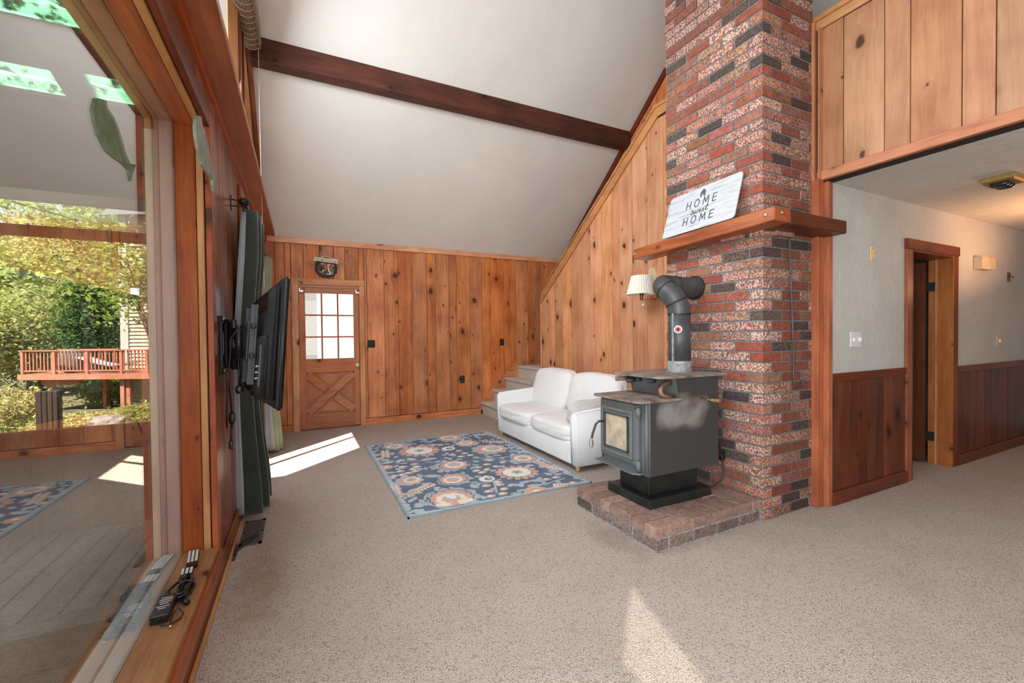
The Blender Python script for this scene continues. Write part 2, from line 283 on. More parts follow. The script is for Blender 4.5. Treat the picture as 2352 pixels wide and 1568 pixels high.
def mk_sign():
    t = NT('sign_board'); tc = t.n('ShaderNodeTexCoord'); mp = t.n('ShaderNodeMapping'); mp.inputs['Scale'].default_value = (1, 1.6, 14); t.l(tc.outputs['Object'], mp.inputs[0])
    nz = t.n('ShaderNodeTexNoise', i_Scale=3.0, i_Detail=6.0, i_Roughness=0.7); t.l(mp.outputs[0], nz.inputs['Vector'])
    sp = t.n('ShaderNodeSeparateXYZ'); t.l(tc.outputs['Object'], sp.inputs[0])
    bn = t.n('ShaderNodeTexNoise', noise_dimensions='1D', i_Scale=11.0); t.l(t.math('FLOOR', t.math('MULTIPLY', sp.outputs[2], 17.0)), bn.inputs['W'])
    fac = t.math('MULTIPLY', t.ramp(nz.outputs['Fac'], [(0.50, (0, 0, 0)), (0.62, (1, 1, 1))]).outputs[0], t.ramp(bn.outputs['Fac'], [(0.40, (0.1, 0.1, 0.1)), (0.55, (1, 1, 1))]).outputs[0])
    c = t.mix(t.math('MULTIPLY', fac, 0.9), (0.52, 0.55, 0.585), (0.29, 0.30, 0.275))
    fr = t.math('FRACT', t.math('MULTIPLY', sp.outputs[2], 17.0))
    c = t.mix(t.math('MULTIPLY', t.math('LESS_THAN', fr, 0.05), 0.5), c, (0.2, 0.2, 0.2))
    t.bsdf(c, 0.4); MAT['sign_board'] = t.m
mk_sign()
def mk_stove_side():
    t = NT('stove_side'); tc = t.n('ShaderNodeTexCoord'); sp = t.n('ShaderNodeSeparateXYZ'); t.l(tc.outputs['Object'], sp.inputs[0])
    nz = t.n('ShaderNodeTexNoise', i_Scale=7.0, i_Detail=4.0); t.l(tc.outputs['Object'], nz.inputs['Vector'])
    # heat-bleached patch of the paint, its own irregular outline
    dx = t.math('DIVIDE', sp.outputs[0], 0.27); dz = t.math('DIVIDE', t.math('SUBTRACT', sp.outputs[2], 0.075), 0.13)
    d = t.math('ADD', t.math('SQRT', t.math('ADD', t.math('POWER', t.math('ABSOLUTE', dx), 3.0), t.math('MULTIPLY', dz, dz))), t.math('MULTIPLY_ADD', nz.outputs['Fac'], 1.1, -0.55))
    f = t.ramp(d, [(0.55, (1, 1, 1)), (1.15, (0, 0, 0))]).outputs[0]
    n2 = t.n('ShaderNodeTexNoise', i_Scale=5.0, i_Detail=2.0); t.l(tc.outputs['Object'], n2.inputs['Vector'])
    pc = t.ramp(n2.outputs['Fac'], [(0.42, (0.25, 0.235, 0.225)), (0.6, (0.13, 0.095, 0.08))]).outputs[0]
    c = t.mix(t.math('MULTIPLY', f, 0.85), (0.045, 0.043, 0.042), pc)
    t.bsdf(c, 0.5, 0, nz.outputs['Fac'], 0.03, 0.004); MAT['stove_side'] = t.m
mk_stove_side()
def mk_stove_glass():
    t = NT('stove_glass'); tc = t.n('ShaderNodeTexCoord'); nz = t.n('ShaderNodeTexNoise', i_Scale=14.0, i_Detail=5.0); t.l(tc.outputs['Object'], nz.inputs['Vector'])
    c = t.ramp(nz.outputs['Fac'], [(0.35, (0.50, 0.42, 0.30)), (0.62, (0.36, 0.30, 0.21))]).outputs[0]
    b = t.bsdf(c, 0.12, 0); b.inputs['Coat Weight'].default_value = 0.6; MAT['stove_glass'] = t.m
mk_stove_glass()
def mk_perf():
    t = NT('perforated'); tc = t.n('ShaderNodeTexCoord'); vo = t.n('ShaderNodeTexVoronoi', i_Scale=170.0, i_Randomness=0.0); t.l(tc.outputs['Object'], vo.inputs['Vector'])
    c = t.ramp(vo.outputs['Distance'], [(0.25, (0.28, 0.26, 0.24)), (0.4, (0.62, 0.62, 0.61))]).outputs[0]
    t.bsdf(c, 0.38, 0.25, vo.outputs['Distance'], 0.3, 0.002); MAT['perforated'] = t.m
mk_perf()

# ------------------------------------------------------------------ mesh helpers
WL = {}
def link(ob, o, parent, name):
    COL.objects.link(ob)
    p = WL[parent.name] if parent else Vector((0, 0, 0))
    if parent: ob.parent = parent
    ob.location = Vector(o)-p; WL[ob.name] = Vector(o)
def add(name, verts, faces, mat, parent=None, smooth=False, fmat=None, origin=None, recalc=True):
    vs = [Vector(v) for v in verts]
    if origin is None:
        mn = Vector([min(v[i] for v in vs) for i in range(3)]); mx = Vector([max(v[i] for v in vs) for i in range(3)]); origin = (mn+mx)/2
    o = Vector(origin)
    me = bpy.data.meshes.new(name); me.from_pydata([v-o for v in vs], [], faces)
    mats = mat if isinstance(mat, (list, tuple)) else [mat]
    for mm in mats: me.materials.append(MAT[mm] if isinstance(mm, str) else mm)
    if fmat:
        for p, k in zip(me.polygons, fmat): p.material_index = k
    if smooth:
        for p in me.polygons: p.use_smooth = True
    if recalc:
        bm = bmesh.new(); bm.from_mesh(me); bmesh.ops.recalc_face_normals(bm, faces=bm.faces); bm.to_mesh(me); bm.free()
    me.update()
    ob = bpy.data.objects.new(name, me); link(ob, o, parent, name); return ob
def addbm(name, bm, mat, parent=None, smooth=False, angle=None):
    bmesh.ops.recalc_face_normals(bm, faces=bm.faces)
    vs = [v.co for v in bm.verts]
    o = (Vector([min(v[i] for v in vs) for i in range(3)])+Vector([max(v[i] for v in vs) for i in range(3)]))/2
    bmesh.ops.translate(bm, verts=bm.verts, vec=-o)
    me = bpy.data.meshes.new(name); bm.to_mesh(me); bm.free()
    mats = mat if isinstance(mat, (list, tuple)) else [mat]
    for mm in mats: me.materials.append(MAT[mm] if isinstance(mm, str) else mm)
    if smooth:
        for p in me.polygons: p.use_smooth = True
    ob = bpy.data.objects.new(name, me); link(ob, o, parent, name); return ob
BF = [(0, 3, 2, 1), (4, 5, 6, 7), (0, 1, 5, 4), (1, 2, 6, 5), (2, 3, 7, 6), (3, 0, 4, 7)]
def bverts(x0, x1, y0, y1, z0, z1):
    return [(x0, y0, z0), (x1, y0, z0), (x1, y1, z0), (x0, y1, z0), (x0, y0, z1), (x1, y0, z1), (x1, y1, z1), (x0, y1, z1)]
def box(name, x0, x1, y0, y1, z0, z1, mat, parent=None, bev=0.0, seg=1):
    if bev <= 0: return add(name, bverts(x0, x1, y0, y1, z0, z1), BF, mat, parent)
    bm = bmesh.new(); vv = [bm.verts.new(v) for v in bverts(x0, x1, y0, y1, z0, z1)]
    for f in BF: bm.faces.new([vv[i] for i in f])
    bmesh.ops.bevel(bm, geom=bm.edges[:], offset=bev, segments=seg, affect='EDGES', profile=0.5)
    return addbm(name, bm, mat, parent, smooth=seg > 2)
def boxes(name, bl, mat, parent=None):
    vs, fs = [], []
    for b in bl:
        k = len(vs); vs += bverts(*b); fs += [tuple(i+k for i in f) for f in BF]
    return add(name, vs, fs, mat, parent)
def prism(name, poly, plane, a0, a1, mat, parent=None):
    n = len(poly)
    def P(p, a): return {'yz': (a, p[0], p[1]), 'xz': (p[0], a, p[1]), 'xy': (p[0], p[1], a)}[plane]
    vs = [P(p, a0) for p in poly]+[P(p, a1) for p in poly]
    fs = [tuple(range(n-1, -1, -1)), tuple(range(n, 2*n))]+[(i, (i+1) % n, n+(i+1) % n, n+i) for i in range(n)]
    return add(name, vs, fs, mat, parent)
def tubegeo(pts, r, seg=10, closed=False, cap=True):
    pts = [Vector(p) for p in pts]; n = len(pts); rr = r if isinstance(r, (list, tuple)) else [r]*n
    vs, fs = [], []; prevu = None
    for i, p in enumerate(pts):
        a = pts[i-1] if (i > 0 or closed) else p; b = pts[(i+1) % n] if (i < n-1 or closed) else p
        t = (b-a).normalized()
        if prevu is None:
            u = t.orthogonal().normalized()
        else:
            u = prevu-t*prevu.dot(t)
            u = u.normalized() if u.length > 1e-6 else t.orthogonal().normalized()
        prevu = u; w_ = t.cross(u)
        for k in range(seg):
            an = 2*PI*k/seg; vs.append(p+(u*math.cos(an)+w_*math.sin(an))*rr[i])
    m_ = n if closed else n-1
    for i in range(m_):
        for k in range(seg):
            a, b = i*seg, ((i+1) % n)*seg; k2 = (k+1) % seg
            fs.append((a+k, a+k2, b+k2, b+k))
    if cap and not closed:
        fs.append(tuple(range(seg-1, -1, -1))); fs.append(tuple(range((n-1)*seg, n*seg)))
    return vs, fs
def tube(name, pts, r, mat, parent=None, seg=10, closed=False, smooth=True):
    vs, fs = tubegeo(pts, r, seg, closed); return add(name, vs, fs, mat, parent, smooth)
def multi(name, geos, mat, parent=None, smooth=False):
    vs, fs = [], []
    for v, f in geos:
        k = len(vs); vs += [Vector(q) for q in v]; fs += [tuple(i+k for i in q) for q in f]
    return add(name, vs, fs, mat, parent, smooth)
def lathegeo(prof, c, axis=(0, 0, 1), seg=20):
    c = Vector(c); ax = Vector(axis).normalized(); u = ax.orthogonal().normalized(); v = ax.cross(u); vs, fs = [], []
    for r, h in prof:
        for k in range(seg):
            a = 2*PI*k/seg; vs.append(c+ax*h+(u*math.cos(a)+v*math.sin(a))*r)
    for i in range(len(prof)-1):
        for k in range(seg):
            k2 = (k+1) % seg; fs.append((i*seg+k, i*seg+k2, (i+1)*seg+k2, (i+1)*seg+k))
    fs.append(tuple(range(seg-1, -1, -1))); fs.append(tuple(range((len(prof)-1)*seg, len(prof)*seg)))
    return vs, fs
def lathe(name, prof, c, mat, parent=None, axis=(0, 0, 1), seg=20, smooth=True):
    vs, fs = lathegeo(prof, c, axis, seg); return add(name, vs, fs, mat, parent, smooth)
def soft(name, c, half, mat, parent=None, k=5.0, n=14, puff=(0, 0, 0), wr=0.0, rotz=0.0, lean=None, seed=0):
    """cushion: rounded box of half sizes with bulging faces and small wrinkles"""
    rnd = random.Random(seed); ph = [rnd.uniform(0, 6) for _ in range(6)]
    vs, fs, idx = [], [], {}
    def vid(x, y, z):
        key = (round(x, 4), round(y, 4), round(z, 4))
        if key in idx: return idx[key]
        L = (abs(x)**k+abs(y)**k+abs(z)**k)**(1/k); p = [x/L, y/L, z/L]
        q = [p[0]*half[0]*(1+puff[0]*(1-p[1]**2)*(1-p[2]**2)), p[1]*half[1]*(1+puff[1]*(1-p[0]**2)*(1-p[2]**2)), p[2]*half[2]*(1+puff[2]*(1-p[0]**2)*(1-p[1]**2))]
        if wr:
            d = wr*(math.sin(9*p[0]+4*p[1]+ph[0])*math.sin(7*p[2]+5*p[1]+ph[1])+0.5*math.sin(17*p[1]+11*p[2]+ph[2]))
            q = [q[i]+p[i]*d for i in range(3)]
        if lean: q = [q[0]+lean[0]*q[2], q[1]+lean[1]*q[2], q[2]]
        cr, sr = math.cos(rotz), math.sin(rotz)
        vs.append((c[0]+q[0]*cr-q[1]*sr, c[1]+q[0]*sr+q[1]*cr, c[2]+q[2])); idx[key] = len(vs)-1; return len(vs)-1
    for ax in range(3):
        for s in (-1, 1):
            for i in range(n):
                for j in range(n):
                    quad = []
                    for a, b in ((i, j), (i+1, j), (i+1, j+1), (i, j+1)):
                        u, v = -1+2*a/n, -1+2*b/n; p = [0, 0, 0]; p[ax] = s; p[(ax+1) % 3] = u; p[(ax+2) % 3] = v
                        quad.append(vid(*p))
                    fs.append(tuple(quad))
    return add(name, vs, fs, mat, parent, True)
def thing(name, label, cat, loc, group=None):
    o = bpy.data.objects.new(name, None); o.empty_display_size = 0.05; link(o, loc, None, name)
    o['label'] = label; o['category'] = cat
    if group: o['group'] = group
    return o
def tag(o, label, cat, group=None):
    o['label'] = label; o['category'] = cat
    if group: o['group'] = group
    return o
def stru(o, label=None):
    o['kind'] = 'structure'
    if label: o['label'] = label
    return o
def sempty(name, loc, label=None):
    o = bpy.data.objects.new(name, None); o.empty_display_size = 0.05; link(o, loc, None, name); return stru(o, label)
def frange(a, b, step):
    out = [a]
    while out[-1]+step*1.4 < b: out.append(out[-1]+step)
    out.append(b); return out
GAP = 0.0022

# ------------------------------------------------------------------ shell
XL = -0.41; YF = 6.60; XS = 3.42; SL = 0.82; Z0 = 2.65
RIDGE = 2.2; ZR = Z0+SL*(6.59-RIDGE)
def ceil_z(y): return Z0+SL*(6.59-y) if y >= RIDGE else ZR-SL*(RIDGE-y)
fl = box('floor', XL-0.22, 8.7, -2.4, 6.75, -0.12, 0.0, 'carpet'); stru(fl, 'beige speckled wall to wall carpet')
me = fl.data
for v in me.vertices: v.co += fl.location
fl.location = (0, 0, 0); WL[fl.name] = Vector((0, 0, 0))
T_ = 0.2
c1 = prism('ceiling', [(6.78, ceil_z(6.78)), (RIDGE, ZR), (-2.4, ceil_z(-2.4)), (-2.4, ceil_z(-2.4)+T_), (RIDGE, ZR+T_), (6.78, ceil_z(6.78)+T_)], 'yz', -0.60, 8.7, 'plaster_ceiling'); stru(c1, 'steep white plaster cathedral ceiling')

# far wall
wf = boxes('wall_far', [(XL-0.2, -0.10, YF+0.02, 6.76, 0, 2.75), (0.86, 4.4, YF+0.02, 6.76, 0, 2.75), (-0.10, 0.86, YF+0.02, 6.76, 2.0, 2.75)], 'void'); stru(wf, 'knotty pine board wall with entry door')
def boards(parent, plane, edges, a0, a1, z0, z1, matf, name='board'):
    for i in range(len(edges)-1):
        e0, e1 = min(edges[i], edges[i+1])+GAP, max(edges[i], edges[i+1])-GAP
        zz0 = z0[i] if isinstance(z0, (list, tuple)) else z0; zz1 = z1[i] if isinstance(z1, (list, tuple)) else z1
        d = random.uniform(-0.0015, 0.0015)
        if plane == 'x': box(name, e0, e1, a0+d, a1, zz0, zz1, matf, parent, 0.0025)
        else: box(name, a0+d, a1, e0, e1, zz0, zz1, matf, parent, 0.0025)
boards(wf, 'x', [XL, -0.29, -0.171, -0.0985], YF, YF+0.02, 0.10, 2.575, pine_far())
boards(wf, 'x', [-0.0975, 0.057, 0.26, 0.443, 0.59, 0.773, 0.849], YF, YF+0.02, 2.106, 2.575, pine_far())
boards(wf, 'x', [0.851, 0.888, 1.135, 1.337, 1.55, 1.779, 1.917, 2.141, 2.262, 2.496, 2.698, 2.853, 3.092, 3.324, 3.563, 3.677, 3.821, 3.99, 4.245], YF, YF+0.02, 0.10, 2.575, pine_far())
stru(box('baseboard_far', 0.852, 2.66, 6.583, YF, 0.0, 0.095, pine_far('x'), None, 0.003)); stru(box('baseboard_far', XL, -0.10, 6.583, YF, 0.0, 0.095, pine_far('x'), None, 0.003))
stru(box('trim_1', XL+0.02, 4.245, 6.578, YF+0.01, 2.575, 2.652, pine('x'), None, 0.003), 'pine trim along the foot of the sloped ceiling')

# entry door
def make_door():
    d = sempty('door_1', (0.38, 6.6, 0), 'pine entry door with nine panes above a crossbuck panel')
    y0, y1 = 6.605, 6.645; X0, X1 = -0.008, 0.772
    box('stile', X0, 0.07, y0, y1, 0.02, 1.985, doorw('z'), d, 0.002); box('stile', 0.70, X1, y0, y1, 0.02, 1.985, doorw('z'), d, 0.002)
    box('rail', 0.07, 0.70, y0, y1, 1.905, 1.985, doorw('x'), d, 0.002); box('rail', 0.07, 0.70, y0, y1, 0.80, 0.99, doorw('x'), d, 0.002); box('rail', 0.07, 0.70, y0, y1, 0.02, 0.22, doorw('x'), d, 0.002)
    xs = [0.07+0.63*i/3 for i in range(4)]; zs = [0.99+0.915*i/3 for i in range(4)]
    for i in (1, 2): box('muntin', xs[i]-0.011, xs[i]+0.011, y0+0.004, y1-0.004, 0.99, 1.905, doorw('z'), d, 0.003)
    for i in (1, 2): box('muntin', 0.07, 0.70, y0+0.006, y1-0.006, zs[i]-0.011, zs[i]+0.011, doorw('x'), d, 0.003)
    for i in range(3):
        for j in range(3): box('pane', xs[i]+0.004, xs[i+1]-0.004, 6.624, 6.628, zs[j]+0.004, zs[j+1]-0.004, 'clear_glass', d)
    box('panel_back', 0.07, 0.70, 6.632, 6.642, 0.22, 0.80, doorw('z'), d)
    cx, cz = 0.385, 0.51
    def bar(a, b, wd, yy0, yy1, nm='brace'):
        a, b = Vector((a[0], 0, a[1])), Vector((b[0], 0, b[1])); t = (b-a).normalized(); n = Vector((-t.z, 0, t.x))*wd/2
        q = [a+n, b+n, b-n, a-n]
        return prism(nm, [(p.x, p.z) for p in q], 'xz', yy0, yy1, doorw('x'), d)
    bar((0.085, 0.245), (0.685, 0.775), 0.10, 6.599, 6.628); bar((0.085, 0.775), (cx-0.06, cz+0.05), 0.10, 6.602, 6.628); bar((cx+0.06, cz-0.05), (0.685, 0.245), 0.10, 6.602, 6.628)
    for tri in ([(0.17, 0.785), (0.60, 0.785), (cx, 0.595)], [(0.17, 0.235), (0.60, 0.235), (cx, 0.425)], [(0.08, 0.69), (0.08, 0.33), (0.285, 0.51)], [(0.69, 0.69), (0.69, 0.33), (0.485, 0.51)]):
        g = Vector((sum(p[0] for p in tri)/3, sum(p[1] for p in tri)/3))
        prism('panel', [tuple(g+(Vector(p)-g)*0.72) for p in tri], 'xz', 6.613, 6.63, doorw('z'), d)
        prism('panel', [tuple(g+(Vector(p)-g)*0.98) for p in tri], 'xz', 6.624, 6.634, doorw('z'), d)
    lathe('knob', [(0.028, 0), (0.028, 0.006), (0.012, 0.01), (0.012, 0.035), (0.026, 0.045), (0.03, 0.06), (0.022, 0.075), (0.0, 0.078)], (0.735, 6.605, 0.885), 'gold_pale', d, (0, -1, 0), 18)
    for z in (0.18, 1.02, 1.80): tube('hinge', [(-0.012, 6.60, z-0.045), (-0.012, 6.60, z+0.045)], 0.007, 'brass_dark', d, 8)
    for x in (0.005, 0.735):
        box('rod_bracket', x-0.008, x+0.008, 6.575, 6.606, 1.915, 1.975, 'chrome', d, 0.002); box('rod_bracket', x+0.008, x+0.045, 6.575, 6.585, 1.915, 1.94, 'chrome', d, 0.002)
    box('casing', -0.0975, -0.012, 6.575, 6.625, 0, 2.02, pine('z'), d, 0.003); box('casing', 0.776, 0.85, 6.575, 6.625, 0, 2.02, pine('z'), d, 0.003); box('casing', -0.0975, 0.85, 6.573, 6.625, 2.02, 2.105, pine('x'), d, 0.003)
    box('jamb', -0.012, 0.776, 6.60, 6.66, 1.987, 2.02, pine('x'), d)
    box('stop', -0.10, 0.004, 6.646, 6.70, 0, 2.02, pine('z'), d); box('stop', 0.762, 0.862, 6.646, 6.70, 0, 2.02, pine('z'), d); box('stop', 0.0, 0.77, 6.646, 6.70, 1.97, 2.02, pine('x'), d)
    box('threshold', -0.01, 0.776, 6.60, 6.74, 0.0, 0.016, trim_dark('x'), d)
make_door()

# left wall: openings for the long window, the glass door and the gable glazing
W1Y0, W1Y1, W1Z0, W1Z1 = -1.9, 2.71, 0.20, 2.387
W2Y0, W2Y1, W2Z0, W2Z1 = 4.02, 5.20, 0.06, 2.40
xo = XL-0.22
wl = boxes('wall_left', [(xo, XL-0.02, -2.4, W1Y0, -0.1, 2.62), (xo, XL-0.02, W1Y0, W1Y1+0.03, -0.1, 0.17), (xo, XL-0.02, W1Y0, W1Y1+0.03, 2.42, 2.62), (xo, XL-0.02, W1Y1+0.03, W2Y0, -0.1, 2.62),
    (xo, XL-0.02, W2Y0, W2Y1, -0.1, W2Z0), (xo, XL-0.02, W2Y0, W2Y1, W2Z1, 2.62), (xo, XL-0.02, W2Y1, 6.62, -0.1, 2.62), (xo-0.004, xo, -2.4, 6.76, -1.5, -0.1)], 'porch_wood_z' if 'porch_wood_z' in MAT else porchw('z')); stru(wl, 'dark stained board wall with large windows')
boards(wl, 'y', [2.80, 2.93, 3.03, 3.16, 3.27, 3.42, 3.55, 3.70, 3.83, 3.96, 4.0], XL, XL-0.02, 0.115, 2.60, pine_left())
boards(wl, 'y', [5.22, 5.36, 5.50, 5.66, 5.8, 5.97, 6.1, 6.27, 6.4, 6.598], XL, XL-0.02, 0.115, 2.60, pine_left())
boards(wl, 'y', frange(-1.9, 2.80, 0.145), XL, XL-0.02, 2.475, 2.60, pine_left()); boards(wl, 'y', frange(4.0, 5.22, 0.15), XL, XL-0.02, 2.475, 2.60, pine_left())
boards(wl, 'y', frange(-1.9, 2.80, 0.15), XL, XL-0.02, 0.04, 0.165, pine_left())
stru(box('baseboard_left', XL, XL+0.014, 2.80, 6.58, 0.0, 0.115, pine_left('y'), None, 0.003)); 
stru(box('baseboard_left', XL, XL+0.014, -1.9, 2.80, 0.0, 0.075, trim_dark('y'), None, 0.003))
stru(box('trim_2', XL+0.014, XL+0.032, -1.9, 3.95, 0.0, 0.022, trim_yellow('y'), None, 0.006, 2), 'quarter round strip along the window wall')
# ledge under the gable glazing
led = stru(box('trim_3', XL-0.01, -0.272, -2.2, 6.42, 2.615, 2.665, wood('ledge', (0.50, 0.16, 0.05), (0.27, 0.075, 0.025), 'y', 0.2, 0.4, tint=0.1), None, 0.003), 'orange stained ledge below the gable windows')
stru(box('trim_4', XL-0.01, XL+0.022, -2.2, 6.56, 2.565, 2.615, trim_red('y'), None, 0.004), 'cove strip below the ledge')

# long window
def make_window1():
    wn = sempty('window_1', (-0.5, 0.4, W1Z0), 'long fixed picture window in a perforated metal frame')
    y0, y1, z0, z1 = W1Y0, W1Y1, W1Z0, W1Z1
    box('jamb', -0.553, -0.468, y1, y1+0.03, z0-0.02, z1+0.03, trim_red('z'), wn, 0.003); box('jamb', -0.465, -0.435, y1-0.004, y1+0.03, z0-0.02, z1+0.03, trim_yellow('z'), wn, 0.003)
    box('casing', XL-0.02, XL+0.008, y1+0.002, y1+0.09, z0-0.03, z1+0.09, trim_red('z'), wn, 0.003)
    box('head', -0.553, -0.468, y0, y1, z1, z1+0.03, trim_red('y'), wn, 0.003); box('head', -0.465, -0.435, y0, y1, z1-0.004, z1+0.03, trim_yellow('y'), wn, 0.003)
    box('casing', XL-0.02, XL+0.008, y0, y1+0.002, z1+0.004, z1+0.09, trim_dark('y'), wn, 0.003)
    box('stool', -0.553, XL+0.006, y0, y1, z0-0.03, z0, wood('stool', (0.42, 0.22, 0.10), (0.22, 0.095, 0.04), 'y', 0.3, 0.5, tint=0.1), wn, 0.003)
    box('apron', XL+0.001, XL+0.018, y0, y1+0.06, 0.075, z0-0.03, trim_red('y'), wn, 0.003)
    for xa, xb, dz in ((-0.616, -0.560, 0.0), (-0.672, -0.618, 0.006)):
        box('frame', xa, xb, y1-dz, y1+0.03, z0-0.02, z1+0.03, 'perforated', wn, 0.003); box('frame', xa, xb, y0, y1-dz, z0-0.03, z0+dz, 'perforated', wn, 0.003); box('frame', xa, xb, y0, y1-dz, z1-dz, z1+0.03, 'aluminium', wn, 0.003)
    box('frame', -0.672, -0.558, y0-0.02, y0, z0, z1+0.02, 'aluminium', wn)
    box('pane', -0.5575, -0.5535, y0, y1, z0, z1, 'window_glass', wn)
make_window1()
def make_window2():
    wn = sempty('window_2', (-0.55, 4.6, 0.06), 'sliding glass door behind the curtains')
    y0, y1, z0, z1 = W2Y0, W2Y1, W2Z0, W2Z1
    for a, b in ((y0, y0+0.05), (y1-0.05, y1)): box('jamb', xo, XL-0.02, a, b, z0, z1, trim_red('z'), wn)
    box('head', xo, XL-0.02, y0, y1, z1-0.05, z1, trim_red('y'), wn); box('sill', xo, XL-0.02, y0, y1, z0-0.03, z0+0.02, 'aluminium', wn)
    box('stile', -0.60, -0.57, 4.70, 4.745, z0+0.02, z1-0.05, 'aluminium', wn)
    box('pane', -0.598, -0.592, y0+0.05, 4.70, z0+0.02, z1-0.05, 'clear_glass', wn); box('pane', -0.580, -0.574, 4.745, y1-0.05, z0+0.02, z1-0.05, 'clear_glass', wn)
    box('casing', XL, XL+0.018, y0-0.09, y0, 0, z1+0.08, trim_red('z'), wn, 0.003); box('casing', XL, XL+0.018, y1, y1+0.09, 0, z1+0.08, pine('z'), wn, 0.003); box('casing', XL, XL+0.018, y0, y1, z1, z1+0.08, trim_red('y'), wn, 0.003)
make_window2()
def make_gable():
    wn = sempty('window_3', (-0.5, 2, 2.66), 'tall gable glazing above the ledge')
    def q(y): return ceil_z(y)-0.02
    posts = [(-2.4, -2.0), (-0.22, -0.10), (1.18, 1.30), (2.70, 2.82), (4.24, 4.52), (5.25, 6.62)]
    for a, b in posts:
        pl = [(a, 2.665), (b, 2.665)]+[(b, q(b))]+([(RIDGE, q(RIDGE))] if a < RIDGE < b else [])+[(a, q(a))]
        prism('post', pl, 'yz', -0.58, XL-0.01, trim_yellow('z'), wn)
    for (a0, a), (b, b0) in zip(posts[:-1], posts[1:]):
        mid = [(RIDGE, q(RIDGE)-0.12)] if a < RIDGE < b else []
        prism('pane', [(a, 2.72), (b, 2.72), (b, q(b)-0.12)]+mid+[(a, q(a)-0.12)], 'yz', -0.53, -0.525, 'clear_glass', wn)
        box('rail', -0.58, XL-0.01, a, b, 2.665, 2.72, trim_yellow('y'), wn)
        prism('shade_fabric', [(a+0.01, 2.73), (b-0.01, 2.73), (b-0.01, q(b)-0.14)]+[(m_[0], m_[1]-0.02) for m_ in mid]+[(a+0.01, q(a)-0.14)], 'yz', -0.500, -0.497, 'shade_sheer' if a < -0.3 else 'shade_white', wn)  # added to diffuse the gable sun; most of these panes are out of view
        midt = [(RIDGE, q(RIDGE))] if a < RIDGE < b else []; midb = [(RIDGE, q(RIDGE)-0.12)] if a < RIDGE < b else []
        prism('rail', [(a, q(a)-0.12)]+midb+[(b, q(b)-0.12), (b, q(b))]+midt+[(a, q(a))], 'yz', -0.58, XL-0.01, trim_yellow('y'), wn)
    # white inner lining strip and stops around the far pane
    box('stop', XL-0.012, XL+0.004, 4.24, 4.27, 2.665, q(4.3), trim_dark('z'), wn); box('stop', XL-0.012, XL+0.004, 4.50, 4.53, 2.665, q(4.6), trim_dark('z'), wn)
make_gable()
# raking trim where the ceiling meets the gable wall
def rk(y): return ceil_z(y)
stru(prism('trim_5', [(6.58, rk(6.58)), (2.3, rk(2.3)), (2.3, rk(2.3)-0.09), (6.58, rk(6.58)-0.09)], 'yz', XL, XL+0.035, trim_red('y')), 'raking trim along the gable')

# stairwell, half wall and loft walls
ws = stru(prism('wall_stair', [(5.89, 0.0), (5.89, 1.82), (3.44, 3.57), (3.30, 3.57), (1.86, 3.57), (1.86, 2.42), (1.97, 2.42), (1.97, 0.0)], 'yz', XS+0.02, XS+0.12, 'void'), 'pine board half wall rising along the stairs')
def strz(y): return 1.80+(5.905-y)*(3.585-1.80)/(5.905-3.43)
ys = [5.90, 5.647, 5.499, 5.28, 5.055, 4.803, 4.616, 4.386, 4.173, 4.045, 3.818, 3.584, 3.351, 3.20, 3.0, 2.8]
for i in range(len(ys)-1):
    a, b = ys[i+1]+GAP, ys[i]-GAP
    ta, tb = min(strz(a), 3.56), min(strz(b), 3.56)
    pl = [(a, 0.02), (b, 0.02), (b, tb)]
    if a < 3.43 < b: pl.append((3.43, 3.56))
    pl.append((a, ta))
    prism('board', pl, 'yz', XS+random.uniform(-0.001, 0.001), XS+0.02, pine(), ws)
# sloped cap and face trim of the half wall
stru(prism('trim_6', [(5.915, 1.775), (5.865, 1.955), (3.435, 3.665), (3.27, 3.665), (3.27, 3.575), (3.405, 3.575)], 'yz', XS-0.022, XS+0.0, trim_yellow('y')), 'sloped yellow pine face trim beside the stairs')
stru(prism('trim_7', [(5.90, 1.945), (5.87, 1.98), (3.44, 3.695), (3.27, 3.695), (3.27, 3.665), (3.435, 3.665)], 'yz', XS-0.035, XS+0.135, trim_yellow('y')), 'sloped cap of the stair half wall')
stru(box('trim_8', XS-0.012, XS+0.03, 5.90, 5.925, 0.76, 1.80, pine('z'), None, 0.002), 'end strip of the stair half wall')
wb = stru(prism('wall_stairwell', [(1.97, 0), (6.76, 0), (6.76, ceil_z(6.7)), (2.3, ceil_z(2.3)), (1.97, ceil_z(2.0))], 'yz', 4.27, 4.37, 'plaster_hall'), 'pine boards on the far side of the stairwell')
yy = frange(2.4, 6.59, 0.17)
for i in range(len(yy)-1):
    a, b = yy[i]+GAP, yy[i+1]-GAP
    prism('board', [(a, 0.8), (b, 0.8), (b, ceil_z(b)), (a, ceil_z(a))], 'yz', 4.25, 4.27, pine_far(), wb)
stru(prism('trim_9', [(6.58, rk(6.58)), (2.4, rk(2.4)), (2.4, rk(2.4)-0.10), (6.58, rk(6.58)-0.10)], 'yz', 4.225, 4.25, trim_dark('y')), 'dark raking trim in the stairwell')

